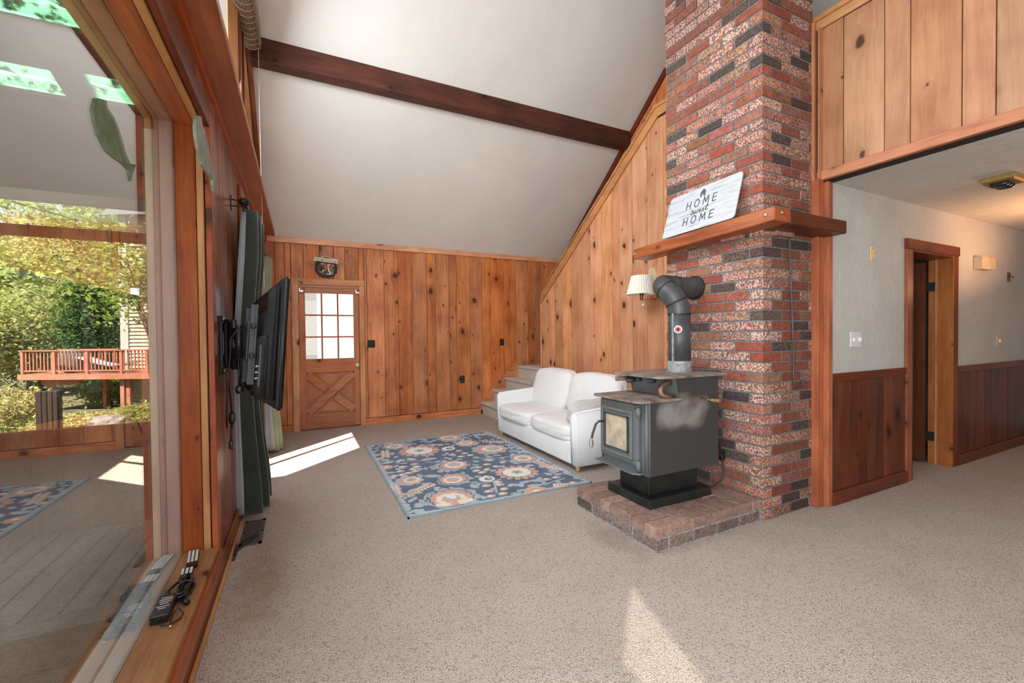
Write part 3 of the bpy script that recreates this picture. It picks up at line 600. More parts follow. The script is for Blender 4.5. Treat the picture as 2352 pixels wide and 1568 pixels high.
# loft half wall over the hall
wlo = stru(box('wall_loft', 3.47, 3.56, -2.3, 1.86, 2.40, 3.54, 'void'), 'rough sawn pine half wall of the loft')
boards(wlo, 'y', [1.882, 1.843, 1.708, 1.471, 1.337, 1.102, 0.966, 0.80, 0.58, 0.42, 0.2, 0.0, -0.2, -0.45, -0.65, -0.9, -1.2], 3.45, 3.47, 2.44, 3.50, pine_loft())
stru(box('trim_16', 3.40, 3.452, 1.872, 1.905, 2.41, 3.56, trim_loft('z'), None, 0.002), 'narrow strip between chimney and loft wall')
stru(box('trim_10', 3.432, 3.56, -2.2, 1.872, 2.405, 2.472, trim_loft('y'), None, 0.003), 'trim board along the lower edge of the loft wall')
stru(box('trim_11', 3.43, 3.45, -2.2, 1.895, 3.50, 3.565, trim_yellow('y'), None, 0.003), 'yellow face trim below the loft rail cap'); stru(box('trim_12', 3.415, 3.58, -2.2, 1.90, 3.565, 3.60, trim_yellow('y'), None, 0.004), 'rail cap of the loft wall')
stru(box('ceiling_hall', 3.56, 8.7, -2.4, 1.95, 2.40, 2.62, 'plaster_hall'), 'low white plaster ceiling of the hall'); stru(box('floor_loft', 3.56, 4.3, 1.95, 3.3, 2.42, 2.62, 'void'))
stru(box('wall_back', XL-0.22, 8.7, -2.5, -2.4, 0, 2.9, 'plaster_hall')); stru(box('wall_right', 8.6, 8.7, -2.4, 6.76, 0, ZR, 'plaster_hall'))
stru(box('wall_closet', 4.4, 8.6, 6.6, 6.76, 0, 2.7, 'plaster_hall'))

# hall wall with door
HY = 1.835
wh = stru(boxes('wall_hall', [(3.50, 4.735, HY, HY+0.12, 0, 2.42), (5.545, 8.65, HY, HY+0.12, 0, 2.42), (4.735, 5.545, HY, HY+0.12, 2.0, 2.42)], 'plaster_hall'), 'plaster hall wall over dark wainscot')
boards(wh, 'x', [3.50, 3.647, 3.778, 3.906, 4.038, 4.167, 4.294, 4.423, 4.641], HY-0.012, HY, 0.10, 0.935, wains())
boards(wh, 'x', [5.635, 5.80, 5.941, 6.10, 6.285, 6.438, 6.62, 6.88, 7.127, 7.40, 7.65, 7.9, 8.2, 8.6], HY-0.012, HY, 0.10, 0.905, wains())
stru(box('baseboard_hall', 3.535, 4.66, HY-0.028, HY, 0, 0.10, trim_dark('x'), None, 0.004)); stru(box('baseboard_hall', 5.635, 8.6, HY-0.028, HY, 0, 0.10, trim_dark('x'), None, 0.004))
stru(box('trim_13', 3.535, 4.645, HY-0.022, HY, 0.925, 0.985, trim_dark('x'), None, 0.003), 'dark chair rail left of the hall door'); stru(box('trim_14', 5.632, 8.6, HY-0.022, HY, 0.895, 0.955, trim_dark('x'), None, 0.003), 'dark chair rail right of the hall door')
pst = sempty('trim_15', (3.47, 1.86, 0), 'orange corner post between chimney and hall')
box('post', 3.402, 3.475, 1.845, 1.97, 0, 2.42, trim_red('z'), pst, 0.003); box('post', 3.477, 3.535, 1.815, 1.95, 0, 2.40, wood('post_red', (0.45, 0.13, 0.04), (0.24, 0.05, 0.018), 'z', 0.2, 0.35, tint=0.1), pst, 0.004); box('stop', 3.402, 3.45, 1.838, 1.848, 2.41, 3.5, trim_loft('z'), pst)
def make_halldoor():
    d = sempty('door_2', (5.1, HY, 0), 'dark hall door standing open in an orange frame')
    box('casing', 4.645, 4.735, HY-0.022, HY, 0, 2.0, trim_red('z'), d, 0.003); box('casing', 5.545, 5.632, HY-0.022, HY, 0, 2.0, trim_dark('z'), d, 0.003); box('casing', 4.64, 5.64, HY-0.03, HY, 2.0, 2.085, trim_dark('x'), d, 0.003)
    box('jamb', 4.735, 4.755, HY-0.02, HY+0.16, 0, 2.0, trim_dark('z'), d, 0.002); box('jamb', 5.525, 5.545, HY-0.02, HY+0.16, 0, 2.0, wood('jamb_orange', (0.42, 0.165, 0.05), (0.27, 0.08, 0.022), 'z', 0.1, 0.4, tint=0.05), d, 0.002); box('jamb', 4.755, 5.525, HY-0.02, HY+0.16, 1.98, 2.0, trim_dark('x'), d)
    box('stop', 5.513, 5.525, HY+0.09, HY+0.105, 0, 1.98, trim_yellow('z'), d)
    box('leaf', 5.47, 5.51, HY+0.17, HY+0.95, 0.02, 1.965, wood('leaf_dark_wood', (0.15, 0.045, 0.018), (0.08, 0.022, 0.01), 'z', 0.1, 0.5, tint=0.05), d, 0.003)
    for z in (0.225, 1.68): box('hinge', 5.507, 5.53, HY+0.105, HY+0.17, z, z+0.085, 'black_matte', d, 0.001)
    # room behind
    stru(box('wall_side', 6.4, 6.5, HY+0.12, 4.6, 0, 2.6, 'plaster_hall')); stru(box('wall_end', 4.4, 6.5, 4.6, 4.7, 0, 2.6, 'plaster_hall')); stru(box('ceiling_room', 4.4, 6.5, HY+0.12, 4.7, 2.4, 2.5, 'plaster_hall'))
make_halldoor()

# ceiling beam
bm_ = tag(box('ceiling_beam', XL+0.035, 4.22, 4.75, 4.905, 3.928, 4.148, beamw('x'), None, 0.006), 'dark reddish timber purlin spanning the sloped white ceiling', 'beam')

# ------------------------------------------------------------------ chimney
def brick_mesh(dx, dy, dz):
    bm = bmesh.new(); vv = [bm.verts.new(v) for v in bverts(-dx/2, dx/2, -dy/2, dy/2, -dz/2, dz/2)]
    for f in BF: bm.faces.new([vv[i] for i in f])
    bmesh.ops.bevel(bm, geom=bm.edges[:], offset=0.003, segments=1, affect='EDGES')
    bmesh.ops.recalc_face_normals(bm, faces=bm.faces)
    me = bpy.data.meshes.new('brick'); bm.to_mesh(me); bm.free(); me.materials.append(MAT['brick']); return me
BM = {}
def brick(parent, x0, x1, y0, y1, z0, z1, col, name='brick'):
    key = (round(x1-x0, 3), round(y1-y0, 3), round(z1-z0, 3))
    if key not in BM: BM[key] = brick_mesh(*key)
    ob = bpy.data.objects.new(name, BM[key]); ob.color = col
    link(ob, ((x0+x1)/2, (y0+y1)/2, (z0+z1)/2), parent, name); return ob
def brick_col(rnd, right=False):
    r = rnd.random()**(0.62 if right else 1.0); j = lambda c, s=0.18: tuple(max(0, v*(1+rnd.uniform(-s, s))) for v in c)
    if r < 0.34: return (*j((0.32, 0.115, 0.072)), rnd.uniform(0.6, 1.0))
    if r < 0.56: return (*j((0.33, 0.115, 0.070)), rnd.uniform(0.3, 0.55))
    if r < 0.76: return (*j((0.30, 0.090, 0.050)), rnd.uniform(0.0, 0.15))
    if r < 0.87: return (*j((0.33, 0.135, 0.08)), rnd.uniform(0.0, 0.15))
    return (*j((0.075, 0.052, 0.044)), rnd.uniform(0.0, 0.15))
def make_chimney():
    ch = thing('chimney', 'tall speckled red brick chimney rising behind the wood stove', 'chimney', (3.1, 2.3, 0))
    X0, Y0, X1, Y1 = 2.84, 1.89, 3.412, 2.755
    box('mortar_core', X0+0.006, X1+0.0, Y0+0.006, Y1-0.004, 0, ceil_z(2.76)-0.02, 'mortar', ch)
    rnd = random.Random(11); P, H = 0.0726, 0.0612; D = 0.095; J = 0.0115; L = 0.205; cnt = 0; rest = []
    nrow = int((ceil_z(2.7)-0.1)/P)
    for k in range(nrow):
        z0 = k*P+0.006; z1 = z0+H; lst = []
        jit = lambda: rnd.uniform(-0.002, 0.0015)
        if k % 2 == 0:
            lst.append((X0, X0+D, Y0, Y0+L)); y = Y0+L+J
            while y < Y1-0.03: lst.append((X0+jit(), X0+D, y, min(y+L, Y1))); y += L+J
            x = X0+D+J
            while x < X1-0.015: lst.append((x, min(x+L, X1), Y0+jit(), Y0+D)); x += L+J
        else:
            lst.append((X0, X0+L, Y0, Y0+D)); y = Y0+D+J
            while y < Y1-0.03: lst.append((X0+jit(), X0+D, y, min(y+L, Y1))); y += L+J
            x = X0+L+J
            while x < X1-0.03: lst.append((x, min(x+L, X1), Y0+jit(), Y0+D)); x += L+J
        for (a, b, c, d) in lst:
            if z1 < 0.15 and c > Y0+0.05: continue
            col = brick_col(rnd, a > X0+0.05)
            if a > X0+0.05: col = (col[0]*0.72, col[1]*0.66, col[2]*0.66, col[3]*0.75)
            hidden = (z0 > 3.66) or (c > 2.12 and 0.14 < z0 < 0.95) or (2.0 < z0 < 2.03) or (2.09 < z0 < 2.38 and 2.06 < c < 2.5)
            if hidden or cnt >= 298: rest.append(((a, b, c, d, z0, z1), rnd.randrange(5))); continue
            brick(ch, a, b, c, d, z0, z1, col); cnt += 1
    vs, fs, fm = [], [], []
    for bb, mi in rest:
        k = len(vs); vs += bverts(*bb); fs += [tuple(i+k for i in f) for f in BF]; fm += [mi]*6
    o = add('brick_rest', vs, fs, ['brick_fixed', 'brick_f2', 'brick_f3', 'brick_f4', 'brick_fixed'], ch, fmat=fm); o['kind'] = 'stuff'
    for (a, b, c, d) in ((2.80, 2.87, 2.02, 2.19), (2.93, 3.13, 1.85, 1.92), (2.80, 2.87, 2.52, 2.66)):
        brick(ch, a, b, c, d, 1.965, 1.995, (*(0.36, 0.15, 0.10), 0.3))
make_chimney()
def make_hearth():
    h = thing('hearth', 'low raised brick hearth platform under the wood stove', 'hearth', (2.35, 2.3, 0))
    X0, X1, Y0, Y1 = 1.864, 2.838, 1.892, 2.70
    box('mortar_bed', X0+0.005, X1, Y0+0.005, Y1-0.005, 0, 0.140, 'mortar_light', h); rnd = random.Random(5)
    def hc(): 
        r = rnd.random()
        return (lambda q: (0.31*q, 0.195*q, 0.150*q, rnd.uniform(0, 0.22)))(rnd.uniform(0.75, 1.2))
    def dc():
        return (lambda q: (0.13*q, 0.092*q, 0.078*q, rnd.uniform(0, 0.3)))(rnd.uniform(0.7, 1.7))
    # lower course
    y = Y0
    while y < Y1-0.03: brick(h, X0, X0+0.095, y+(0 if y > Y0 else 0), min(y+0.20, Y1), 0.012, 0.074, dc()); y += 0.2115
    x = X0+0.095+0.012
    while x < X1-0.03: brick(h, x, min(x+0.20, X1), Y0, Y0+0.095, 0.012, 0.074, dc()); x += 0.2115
    # top course: edge bricks and paving
    y = Y0; i = 0
    while y < Y1-0.03:
        wd = 0.095 if i % 2 else 0.20
        brick(h, X0-0.004, X0+0.205, y, min(y+0.098, Y1), 0.086+rnd.uniform(-0.001, 0.002), 0.150+rnd.uniform(-0.002, 0.002), hc()); y += 0.1075; i += 1
    x = X0+0.205+0.010; i = 0
    while x < X1-0.03:
        xe = min(x+0.098, X1); y = Y0-0.004; j = 0
        first = 0.205 if i % 2 == 0 else 0.145
        while y < Y1-0.03:
            ye = min(y+(first if j == 0 else 0.205), Y1); brick(h, x, xe, y, ye, 0.088, 0.150+rnd.uniform(-0.002, 0.002), hc()); y = ye+0.010; j += 1
        x += 0.1085; i += 1
make_hearth()
def make_mantel():
    mt = thing('mantel_shelf', 'thick rough timber mantel shelf wrapping the chimney corner', 'mantel', (2.75, 2.0, 2.0))
    def tb(nm, x0, x1, y0, y1, z0, z1, al, dz=0.0):
        o = box(nm, x0, x1, y0, y1, z0, z1, mantelw(al), mt, 0.006)
        if dz:
            for v in o.data.vertices:
                if v.co.y > 0: v.co.z += dz
        return o
    tb('timber', 2.672, 2.838, 1.702, 2.975, 2.0, 2.09, 'y', -0.045)
    o = tb('timber', 2.84, 3.492, 1.704, 1.888, 1.992, 2.082, 'x'); o.data.materials[0] = wood('mantel_burnt', (0.12, 0.032, 0.013), (0.04, 0.012, 0.007), 'x', 0.3, 0.35, tint=0.1, saw=0.5)
    for y in (1.76, 2.95): lathe('bolt', [(0.0, 0), (0.012, 0), (0.012, 0.006), (0.006, 0.008), (0, 0.008)], (2.672, y, 2.045 if y < 2 else 2.0), 'chrome', mt, (-1, 0, 0), 6)
    lathe('bolt', [(0.0, 0), (0.012, 0), (0.012, 0.006), (0.006, 0.008), (0, 0.008)], (2.75, 1.704, 2.055), 'chrome', mt, (0, -1, 0), 6)
make_mantel()

# ------------------------------------------------------------------ stroke lettering
GL = {'H': [[(0, 0), (0, 1)], [(.7, 0), (.7, 1)], [(0, .5), (.7, .5)]], 'O': [[(.4+.4*math.cos(a*PI/8), .5+.5*math.sin(a*PI/8)) for a in range(17)]],
      'M': [[(0, 0), (.1, 1), (.45, .25), (.8, 1), (.9, 0)]], 'E': [[(.6, 1), (0, 1), (0, 0), (.6, 0)], [(0, .5), (.5, .5)]], 'W': [[(0, 1), (.22, 0), (.45, .7), (.68, 0), (.9, 1)]],
      'L': [[(0, 1), (0, 0), (.55, 0)]], 'C': [[(.4+.4*math.cos(a*PI/8), .5+.5*math.sin(a*PI/8)) for a in range(2, 15)]], 'T': [[(0, 1), (.7, 1)], [(.35, 1), (.35, 0)]],
      'A': [[(0, 0), (.38, 1), (.76, 0)], [(.14, .35), (.62, .35)]], 'K': [[(0, 0), (0, 1)], [(.6, 1), (0, .4)], [(.2, .55), (.62, 0)]], ' ': []}
WD = {'H': .7, 'O': .8, 'M': .9, 'E': .6, 'W': .9, 'L': .55, 'C': .75, 'T': .7, 'A': .76, 'K': .62, ' ': .35}
SWEET = [[(.32, .78), (.2, .95), (.08, .8), (.25, .5), (.3, .2), (.1, .05), (0, .2), (.2, .15), (.42, .3), (.5, .6), (.5, .2), (.62, .05), (.75, .25), (.78, .6), (.8, .2), (.92, .05), (1.05, .3), (1.08, .6), (1.2, .55),
          (1.3, .35), (1.5, .45), (1.45, .65), (1.32, .6), (1.3, .2), (1.45, .03), (1.62, .2), (1.75, .35), (1.92, .45), (1.88, .65), (1.75, .6), (1.73, .2), (1.88, .03), (2.05, .2), (2.25, .6), (2.4, 1.15), (2.38, 1.3), (2.3, 1.1), (2.25, .3), (2.35, .03), (2.55, .25)], [(2.1, .72), (2.6, .85)]]
def stroke_geo(lines, wd, place):
    geos = []
    for ln in lines:
        for a, b in zip(ln[:-1], ln[1:]):
            a, b = Vector(a), Vector(b); t = (b-a)
            if t.length < 1e-6: continue
            t.normalize(); n = Vector((-t.y, t.x))*wd/2; e = t*wd*0.35
            q = [a-e+n, b+e+n, b+e-n, a-e-n]
            geos.append(([place(p.x, p.y, 0) for p in q]+[place(p.x, p.y, 1) for p in q], BF))
    return geos
def text_lines(s, h, sp=0.35):
    x = 0; out = []
    for ch in s:
        out += [[(x+p[0]*h*0.85, p[1]*h) for p in ln] for ln in GL[ch]]; x += (WD[ch]*0.85+sp)*h
    return out, x-sp*h

# sign on the mantel, leaning on the chimney
def make_sign():
    sg = thing('home_sign', 'white weathered sign reading HOME sweet HOME leaning on the mantel', 'sign', (2.74, 2.33, 2.06))
    zb = 2.075; W, Hh = 0.66, 0.365
    # local frame: u toward the camera side (-y), v up along the lean, n toward the room
    O = Vector((2.715, 2.668, zb)); U = Vector((0.0, -1.0, 0.028)).normalized(); V = Vector((0.10, 0.0, 0.30)); V = (V-U*V.dot(U)).normalized(); N = U.cross(V); N = N if N.x < 0 else -N
    def T(u, v, n): return tuple(O+U*u+V*v+N*n)
    r = 0.03; pts = []
    for cx, cy, a0 in ((W-r, r, -90), (W-r, Hh-r, 0), (r*1.2, Hh-r*1.2, 90), (r*0.3, r*0.3, 180)):
        rr = r if cx > 0.1 else (r*1.2 if cy > 0.1 else r*0.3)
        for k in range(6): a = math.radians(a0+18*k); pts.append((cx+rr*math.cos(a), cy+rr*math.sin(a)))
    n = len(pts); vs = [T(*p, 0) for p in pts]+[T(*p, 0.008) for p in pts]
    bd = add('board', vs, [tuple(range(n)), tuple(range(n, 2*n))]+[(i, (i+1) % n, n+(i+1) % n, n+i) for i in range(n)], 'sign_board', sg)
    def pl(ox, oy): return lambda x, y, k: T(ox+x, oy+y, 0.0085+0.001*k)
    l1, w1 = text_lines('HOME', 0.062, 0.62)
    multi('lettering', stroke_geo(l1, 0.0075, pl(0.335-w1/2, 0.200)), 'dark_ink', bd); multi('lettering', stroke_geo(l1, 0.0075, pl(0.335-w1/2, 0.062)), 'dark_ink', bd)
    sw = [[(p[0]*0.062, p[1]*0.042) for p in ln] for ln in SWEET]
    multi('lettering', stroke_geo(sw, 0.0055, pl(0.335-0.08, 0.138)), 'dark_ink', bd)
    hp = [(-0.023, 0), (-0.023, 0.045), (0, 0.068), (0.023, 0.045), (0.023, 0), (0.008, 0), (0.008, 0.02), (-0.008, 0.02), (-0.008, 0)]
    n = len(hp); add('house_mark', [T(0.335+p[0], 0.275+p[1], 0.008) for p in hp]+[T(0.335+p[0], 0.275+p[1], 0.009) for p in hp], [tuple(range(n)), tuple(range(n, 2*n))]+[(i, (i+1) % n, n+(i+1) % n, n+i) for i in range(n)], 'dark_ink', bd)
make_sign()

# ------------------------------------------------------------------ wood stove
def make_stove():
    st = thing('wood_stove', 'black steel wood stove with stepped top and glass door', 'stove', (2.27, 2.28, 0.15))
    box('plinth', 2.02, 2.60, 2.108, 2.535, 0.15, 0.213, 'stove_dark', st, 0.008, 2); box('pedestal', 2.08, 2.54, 2.178, 2.468, 0.213, 0.405, 'stove_dark', st, 0.003)
    prof = [(1.948, 0.393), (2.588, 0.393), (2.588, 1.005), (2.205, 1.005), (2.235, 0.862), (1.948, 0.862)]
    prism('firebox', [(1.952, 0.396), (2.583, 0.396), (2.583, 1.004), (2.212, 1.004), (2.238, 0.86), (1.952, 0.86)], 'xz', 2.058, 2.492, 'stove_grey', st)
    prism('side_panel', prof, 'xz', 2.045, 2.058, 'stove_side', st); prism('side_panel', prof, 'xz', 2.492, 2.505, 'stove_side', st)
    tube('corner_roll', [(1.962, 2.062, 0.395), (1.962, 2.062, 0.858)], 0.02, 'stove_grey', st, 12)
    box('back_panel', 2.575, 2.615, 2.06, 2.49, 0.40, 1.0, 'stove_black', st, 0.006)
    # stepped top plates with clipped front corners
    prism('top_plate', [(2.05, 2.49), (2.08, 2.52), (2.66, 2.52), (2.66, 2.03), (2.18, 2.03), (2.07, 2.07), (2.05, 2.10)], 'xy', 1.005, 1.019, 'stove_dust', st)
    prism('step_plate', [(1.87, 2.49), (1.89, 2.52), (2.24, 2.52), (2.24, 2.035), (1.985, 2.035), (1.895, 2.055), (1.87, 2.09)], 'xy', 0.860, 0.874, 'stove_dust', st)
    # convection tube stubs
    for y in (2.46, 2.39, 2.25): lathe('tube_stub', [(0.017, 0), (0.017, 0.05), (0.013, 0.05), (0.013, 0.01), (0, 0.01)], (2.205, y, 0.972), 'stove_black', st, (-1, 0, 0), 12)
    tube('tube_grip', [(2.16, 2.47, 0.972), (2.10, 2.47, 0.972), (2.07, 2.50, 0.970)], 0.016, 'stove_dust', st, 10); tube('tube_grip', [(2.15, 2.39, 0.968), (2.08, 2.38, 0.966)], 0.016, 'stove_black', st, 10)
    tube('tube_elbow', [(2.225, 2.12, 0.968), (2.17, 2.115, 0.967), (2.13, 2.11, 0.95), (2.115, 2.105, 0.92), (2.12, 2.10, 0.895), (2.15, 2.085, 0.878), (2.20, 2.075, 0.878)], 0.019, 'copper', st, 12)
    # door facing the room
    dr = box('door', 1.925, 1.95, 2.112, 2.49, 0.452, 0.842, 'stove_grey', st, 0.006, 2)
    for b in ((1.912, 1.926, 2.155, 2.475, 0.775, 0.795), (1.912, 1.926, 2.155, 2.475, 0.478, 0.50), (1.912, 1.926, 2.155, 2.18, 0.50, 0.775), (1.912, 1.926, 2.45, 2.475, 0.50, 0.775)): box('door_rim', *b, 'stove_grey', dr, 0.003)
    box('door_glass', 1.921, 1.926, 2.205, 2.425, 0.525, 0.745, 'stove_glass', dr)
    for b in ((1.914, 1.924, 2.195, 2.435, 0.745, 0.752), (1.914, 1.924, 2.195, 2.435, 0.518, 0.525), (1.914, 1.924, 2.195, 2.205, 0.518, 0.752), (1.914, 1.924, 2.425, 2.435, 0.518, 0.752)): box('glass_clip', *b, 'stove_black', dr)
    for z in (0.80, 0.46): tube('hinge', [(1.915, 2.095, z-0.035), (1.915, 2.095, z+0.03)], 0.014, 'stove_grey', st, 10); 
    for z in (0.80, 0.46): box('hinge_arm', 1.912, 1.93, 2.085, 2.135, z-0.01, z+0.02, 'stove_grey', st, 0.003)
    hd = tube('handle', [(1.925, 2.455, 0.682), (1.885, 2.455, 0.684), (1.862, 2.462, 0.665), (1.845, 2.475, 0.60), (1.84, 2.48, 0.565)], 0.0085, 'stove_black', st, 10)
    for k in range(1): pass
    coil = [(1.838+0.016*math.sin(PI*min(1, max(0, (i/90))))*math.cos(i*0.75)*1.0, 2.484+0.016*math.sin(PI*min(1, i/90))*math.sin(i*0.75), 0.572-0.085*i/90) for i in range(4, 88)]
    tube('coil_grip', coil, 0.0028, 'chrome', hd, 6)
    prism('ash_lip', [(1.875, 2.49), (1.95, 2.50), (1.95, 2.075), (1.91, 2.075), (1.875, 2.11)], 'xy', 0.405, 0.416, 'stove_grey', st)
    tube('draft_rod', [(2.42, 2.05, 0.862), (2.445, 1.995, 0.852), (2.46, 1.97, 0.849)], 0.006, 'brass_dark', st, 8)
    tube('rod_coil', [(2.455+0.0115*math.cos(i*0.9)+0.0006*i, 1.985-0.0011*i, 0.850+0.0115*math.sin(i*0.9)) for i in range(38)], 0.0028, 'brass', st, 6)
    tube('ash_latch', [(1.93, 2.39, 0.40), (1.92, 2.39, 0.375), (1.90, 2.40, 0.37), (1.895, 2.41, 0.382)], 0.005, 'copper', st, 8)
make_stove()
def make_pipe():
    pp = thing('stove_pipe', 'black sectioned stove pipe bending from the stove into the chimney', 'pipe', (2.48, 2.28, 1.02))
    c = (2.478, 2.28)
    lathe('collar', [(0.090, 0), (0.090, 0.004), (0.084, 0.008), (0.084, 0.068), (0.079, 0.075), (0.079, 0.08)], (c[0], c[1], 1.019), 'pipe_collar', pp, seg=28)
    tube('pipe', [(c[0], c[1], 1.085), (c[0], c[1], 1.445)], 0.078, 'pipe_black', pp, 28)
    P = [Vector(q) for q in ((c[0], c[1], 1.43), (2.474, 2.284, 1.50), (2.446, 2.315, 1.575), (2.436, 2.37, 1.628), (2.462, 2.424, 1.655), (2.53, 2.449, 1.664), (2.62, 2.452, 1.662), (2.70, 2.452, 1.660), (2.82, 2.452, 1.658))]
    for _ in range(3):
        Q = [P[0]]
        for a, b in zip(P[:-1], P[1:]): Q += [a.lerp(b, 0.25), a.lerp(b, 0.75)]
        P = Q+[P[-1]]
    cuts = [0, int(len(P)*0.20), int(len(P)*0.37), int(len(P)*0.53), int(len(P)*0.70), len(P)-1]
    for i in range(5):
        seg = P[cuts[i]:cuts[i+1]+1]; tube('elbow_section' if i < 4 else 'pipe_end', seg, 0.0785, 'pipe_black', pp, 28)
        q = seg[-1]; t = (seg[-1]-seg[-2]).normalized()
        if i < 4: tube('seam', [q-t*0.0035, q+t*0.0035], 0.0822, 'stove_dark', pp, 28)
    tube('seam', [(c[0], c[1], 1.432), (c[0], c[1], 1.440)], 0.0822, 'stove_dark', pp, 28)
    lathe('wall_thimble', [(0.079, 0), (0.095, 0.0), (0.095, 0.018), (0.079, 0.02)], (2.819, 2.452, 1.658), 'black_matte', pp, (1, 0, 0), 28)
    box('pipe_seam', 2.392, 2.402, 2.258, 2.27, 1.09, 1.44, 'pipe_collar', pp)
    th = thing('pipe_thermometer', 'small red and white magnetic thermometer on the stove pipe', 'thermometer', (2.40, 2.24, 1.32))
    n = Vector((-0.80, -0.60, 0)); c0 = Vector((2.478, 2.28, 1.325))+n*0.079
    vs, fs = lathegeo([(0.028, 0), (0.028, 0.006), (0.026, 0.008), (0, 0.008)], c0, n, 18); dl = add('dial', vs, fs, 'white_plastic', th)
    vs, fs = lathegeo([(0.022, 0.0081), (0.022, 0.0088), (0.012, 0.0088), (0.012, 0.0081)], c0, n, 18); add('dial_ring', vs, fs, 'red_dial', dl)
    vs, fs = lathegeo([(0.011, 0.0081), (0.011, 0.0092), (0, 0.0092)], c0, n, 12); add('dial_center', vs, fs, 'black_matte', dl)
make_pipe()
def make_blower():
    b = thing('stove_blower', 'black blower motor behind the stove with cable to the hearth', 'blower', (2.70, 2.2, 0.38))
    lathe('motor', [(0.0, 0), (0.05, 0), (0.052, 0.01), (0.052, 0.075), (0.046, 0.082), (0.0, 0.082)], (2.70, 2.215, 0.42), 'black_plastic', b, (1, -0.35, 0), 18)
    box('housing', 2.617, 2.71, 2.15, 2.31, 0.37, 0.49, 'stove_black', b, 0.01, 2); box('terminal_box', 2.765, 2.80, 2.15, 2.19, 0.36, 0.43, 'black_plastic', b, 0.004)
    lathe('motor_label', [(0.0525, 0.02), (0.0525, 0.045)], (2.70, 2.215, 0.42), 'grey_metal', b, (1, -0.35, 0), 18)
    tube('cable', [(2.785, 2.17, 0.37), (2.785, 2.16, 0.30), (2.77, 2.16, 0.22), (2.72, 2.18, 0.172), (2.66, 2.20, 0.158), (2.60, 2.24, 0.158)], 0.005, 'black_plastic', b, 8)
make_blower()
tube_o = tube('fire_poker', [(3.085, 1.87, 1.99), (3.09, 1.862, 1.92), (3.12, 1.868, 1.60), (3.145, 1.872, 1.30), (3.155, 1.874, 1.10), (3.152, 1.87, 0.98), (3.158, 1.868, 0.925), (3.185, 1.866, 0.895), (3.225, 1.866, 0.895), (3.255, 1.868, 0.92), (3.262, 1.868, 0.955), (3.245, 1.868, 0.99)], 0.0055, 'pipe_black', None, 8)
tag(tube_o, 'thin dark metal rod with hooked end hanging from the mantel on the chimney', 'poker')

# ------------------------------------------------------------------ wall lamp
def make_lamp():
    lp = thing('wall_lamp', 'brass swing arm wall lamp with pleated cream shade', 'lamp', (XS, 3.5, 1.75))
    prism('backplate', [(3.505+0.062*math.cos(a*PI/10), 1.90+0.115*math.sin(a*PI/10)) for a in range(11)]+[(3.443, 1.74), (3.567, 1.74)], 'yz', XS-0.014, XS, 'gold_pale', lp)
    lathe('finial', [(0.006, 0), (0.009, 0.01), (0.004, 0.02), (0, 0.03)], (XS-0.012, 3.505, 2.01), 'brass', lp, seg=10)
    tube('arm', [(XS-0.01, 3.45, 1.66), (3.30, 3.42, 1.655), (3.22, 3.42, 1.648), (3.20, 3.44, 1.645)], 0.006, 'brass', lp, 8); tube('arm', [(XS-0.005, 3.45, 1.74), (XS-0.02, 3.45, 1.70), (XS-0.012, 3.45, 1.66)], 0.007, 'brass', lp, 8)
    cx, cy = 3.20, 3.44
    lathe('socket', [(0.012, 0), (0.016, 0.01), (0.014, 0.03), (0.02, 0.05), (0.022, 0.085)], (cx, cy, 1.645), 'brass_dark', lp, seg=14)
    n = 72; vs, fs = [], []
    for zi, (r, z) in enumerate(((0.152, 1.705), (0.150, 1.712), (0.105, 1.893), (0.102, 1.898))):
        for k in range(n):
            a = 2*PI*k/n; rr = r+(0.0022 if k % 2 else -0.0012); vs.append((cx+rr*math.cos(a), cy+rr*math.sin(a), z))
    for i in range(3):
        for k in range(n): fs.append((i*n+k, i*n+(k+1) % n, (i+1)*n+(k+1) % n, (i+1)*n+k))
    add('shade', vs, fs, 'shade_cream', lp)
    lathe('bulb', [(0.012, 0), (0.028, 0.04), (0.03, 0.06), (0.02, 0.085), (0, 0.09)], (cx, cy, 1.73), 'white_plastic', lp, seg=14)
    ch_ = tube('chain', [(cx+0.012, cy-0.01, 1.655), (cx+0.012, cy-0.01, 1.61)], 0.0015, 'brass', lp, 6); lathe('chain_bell', [(0.0, 0), (0.014, 0.004), (0.013, 0.014), (0.006, 0.026), (0, 0.028)], (cx+0.012, cy-0.01, 1.585), 'white_plastic', ch_, seg=12)
make_lamp()

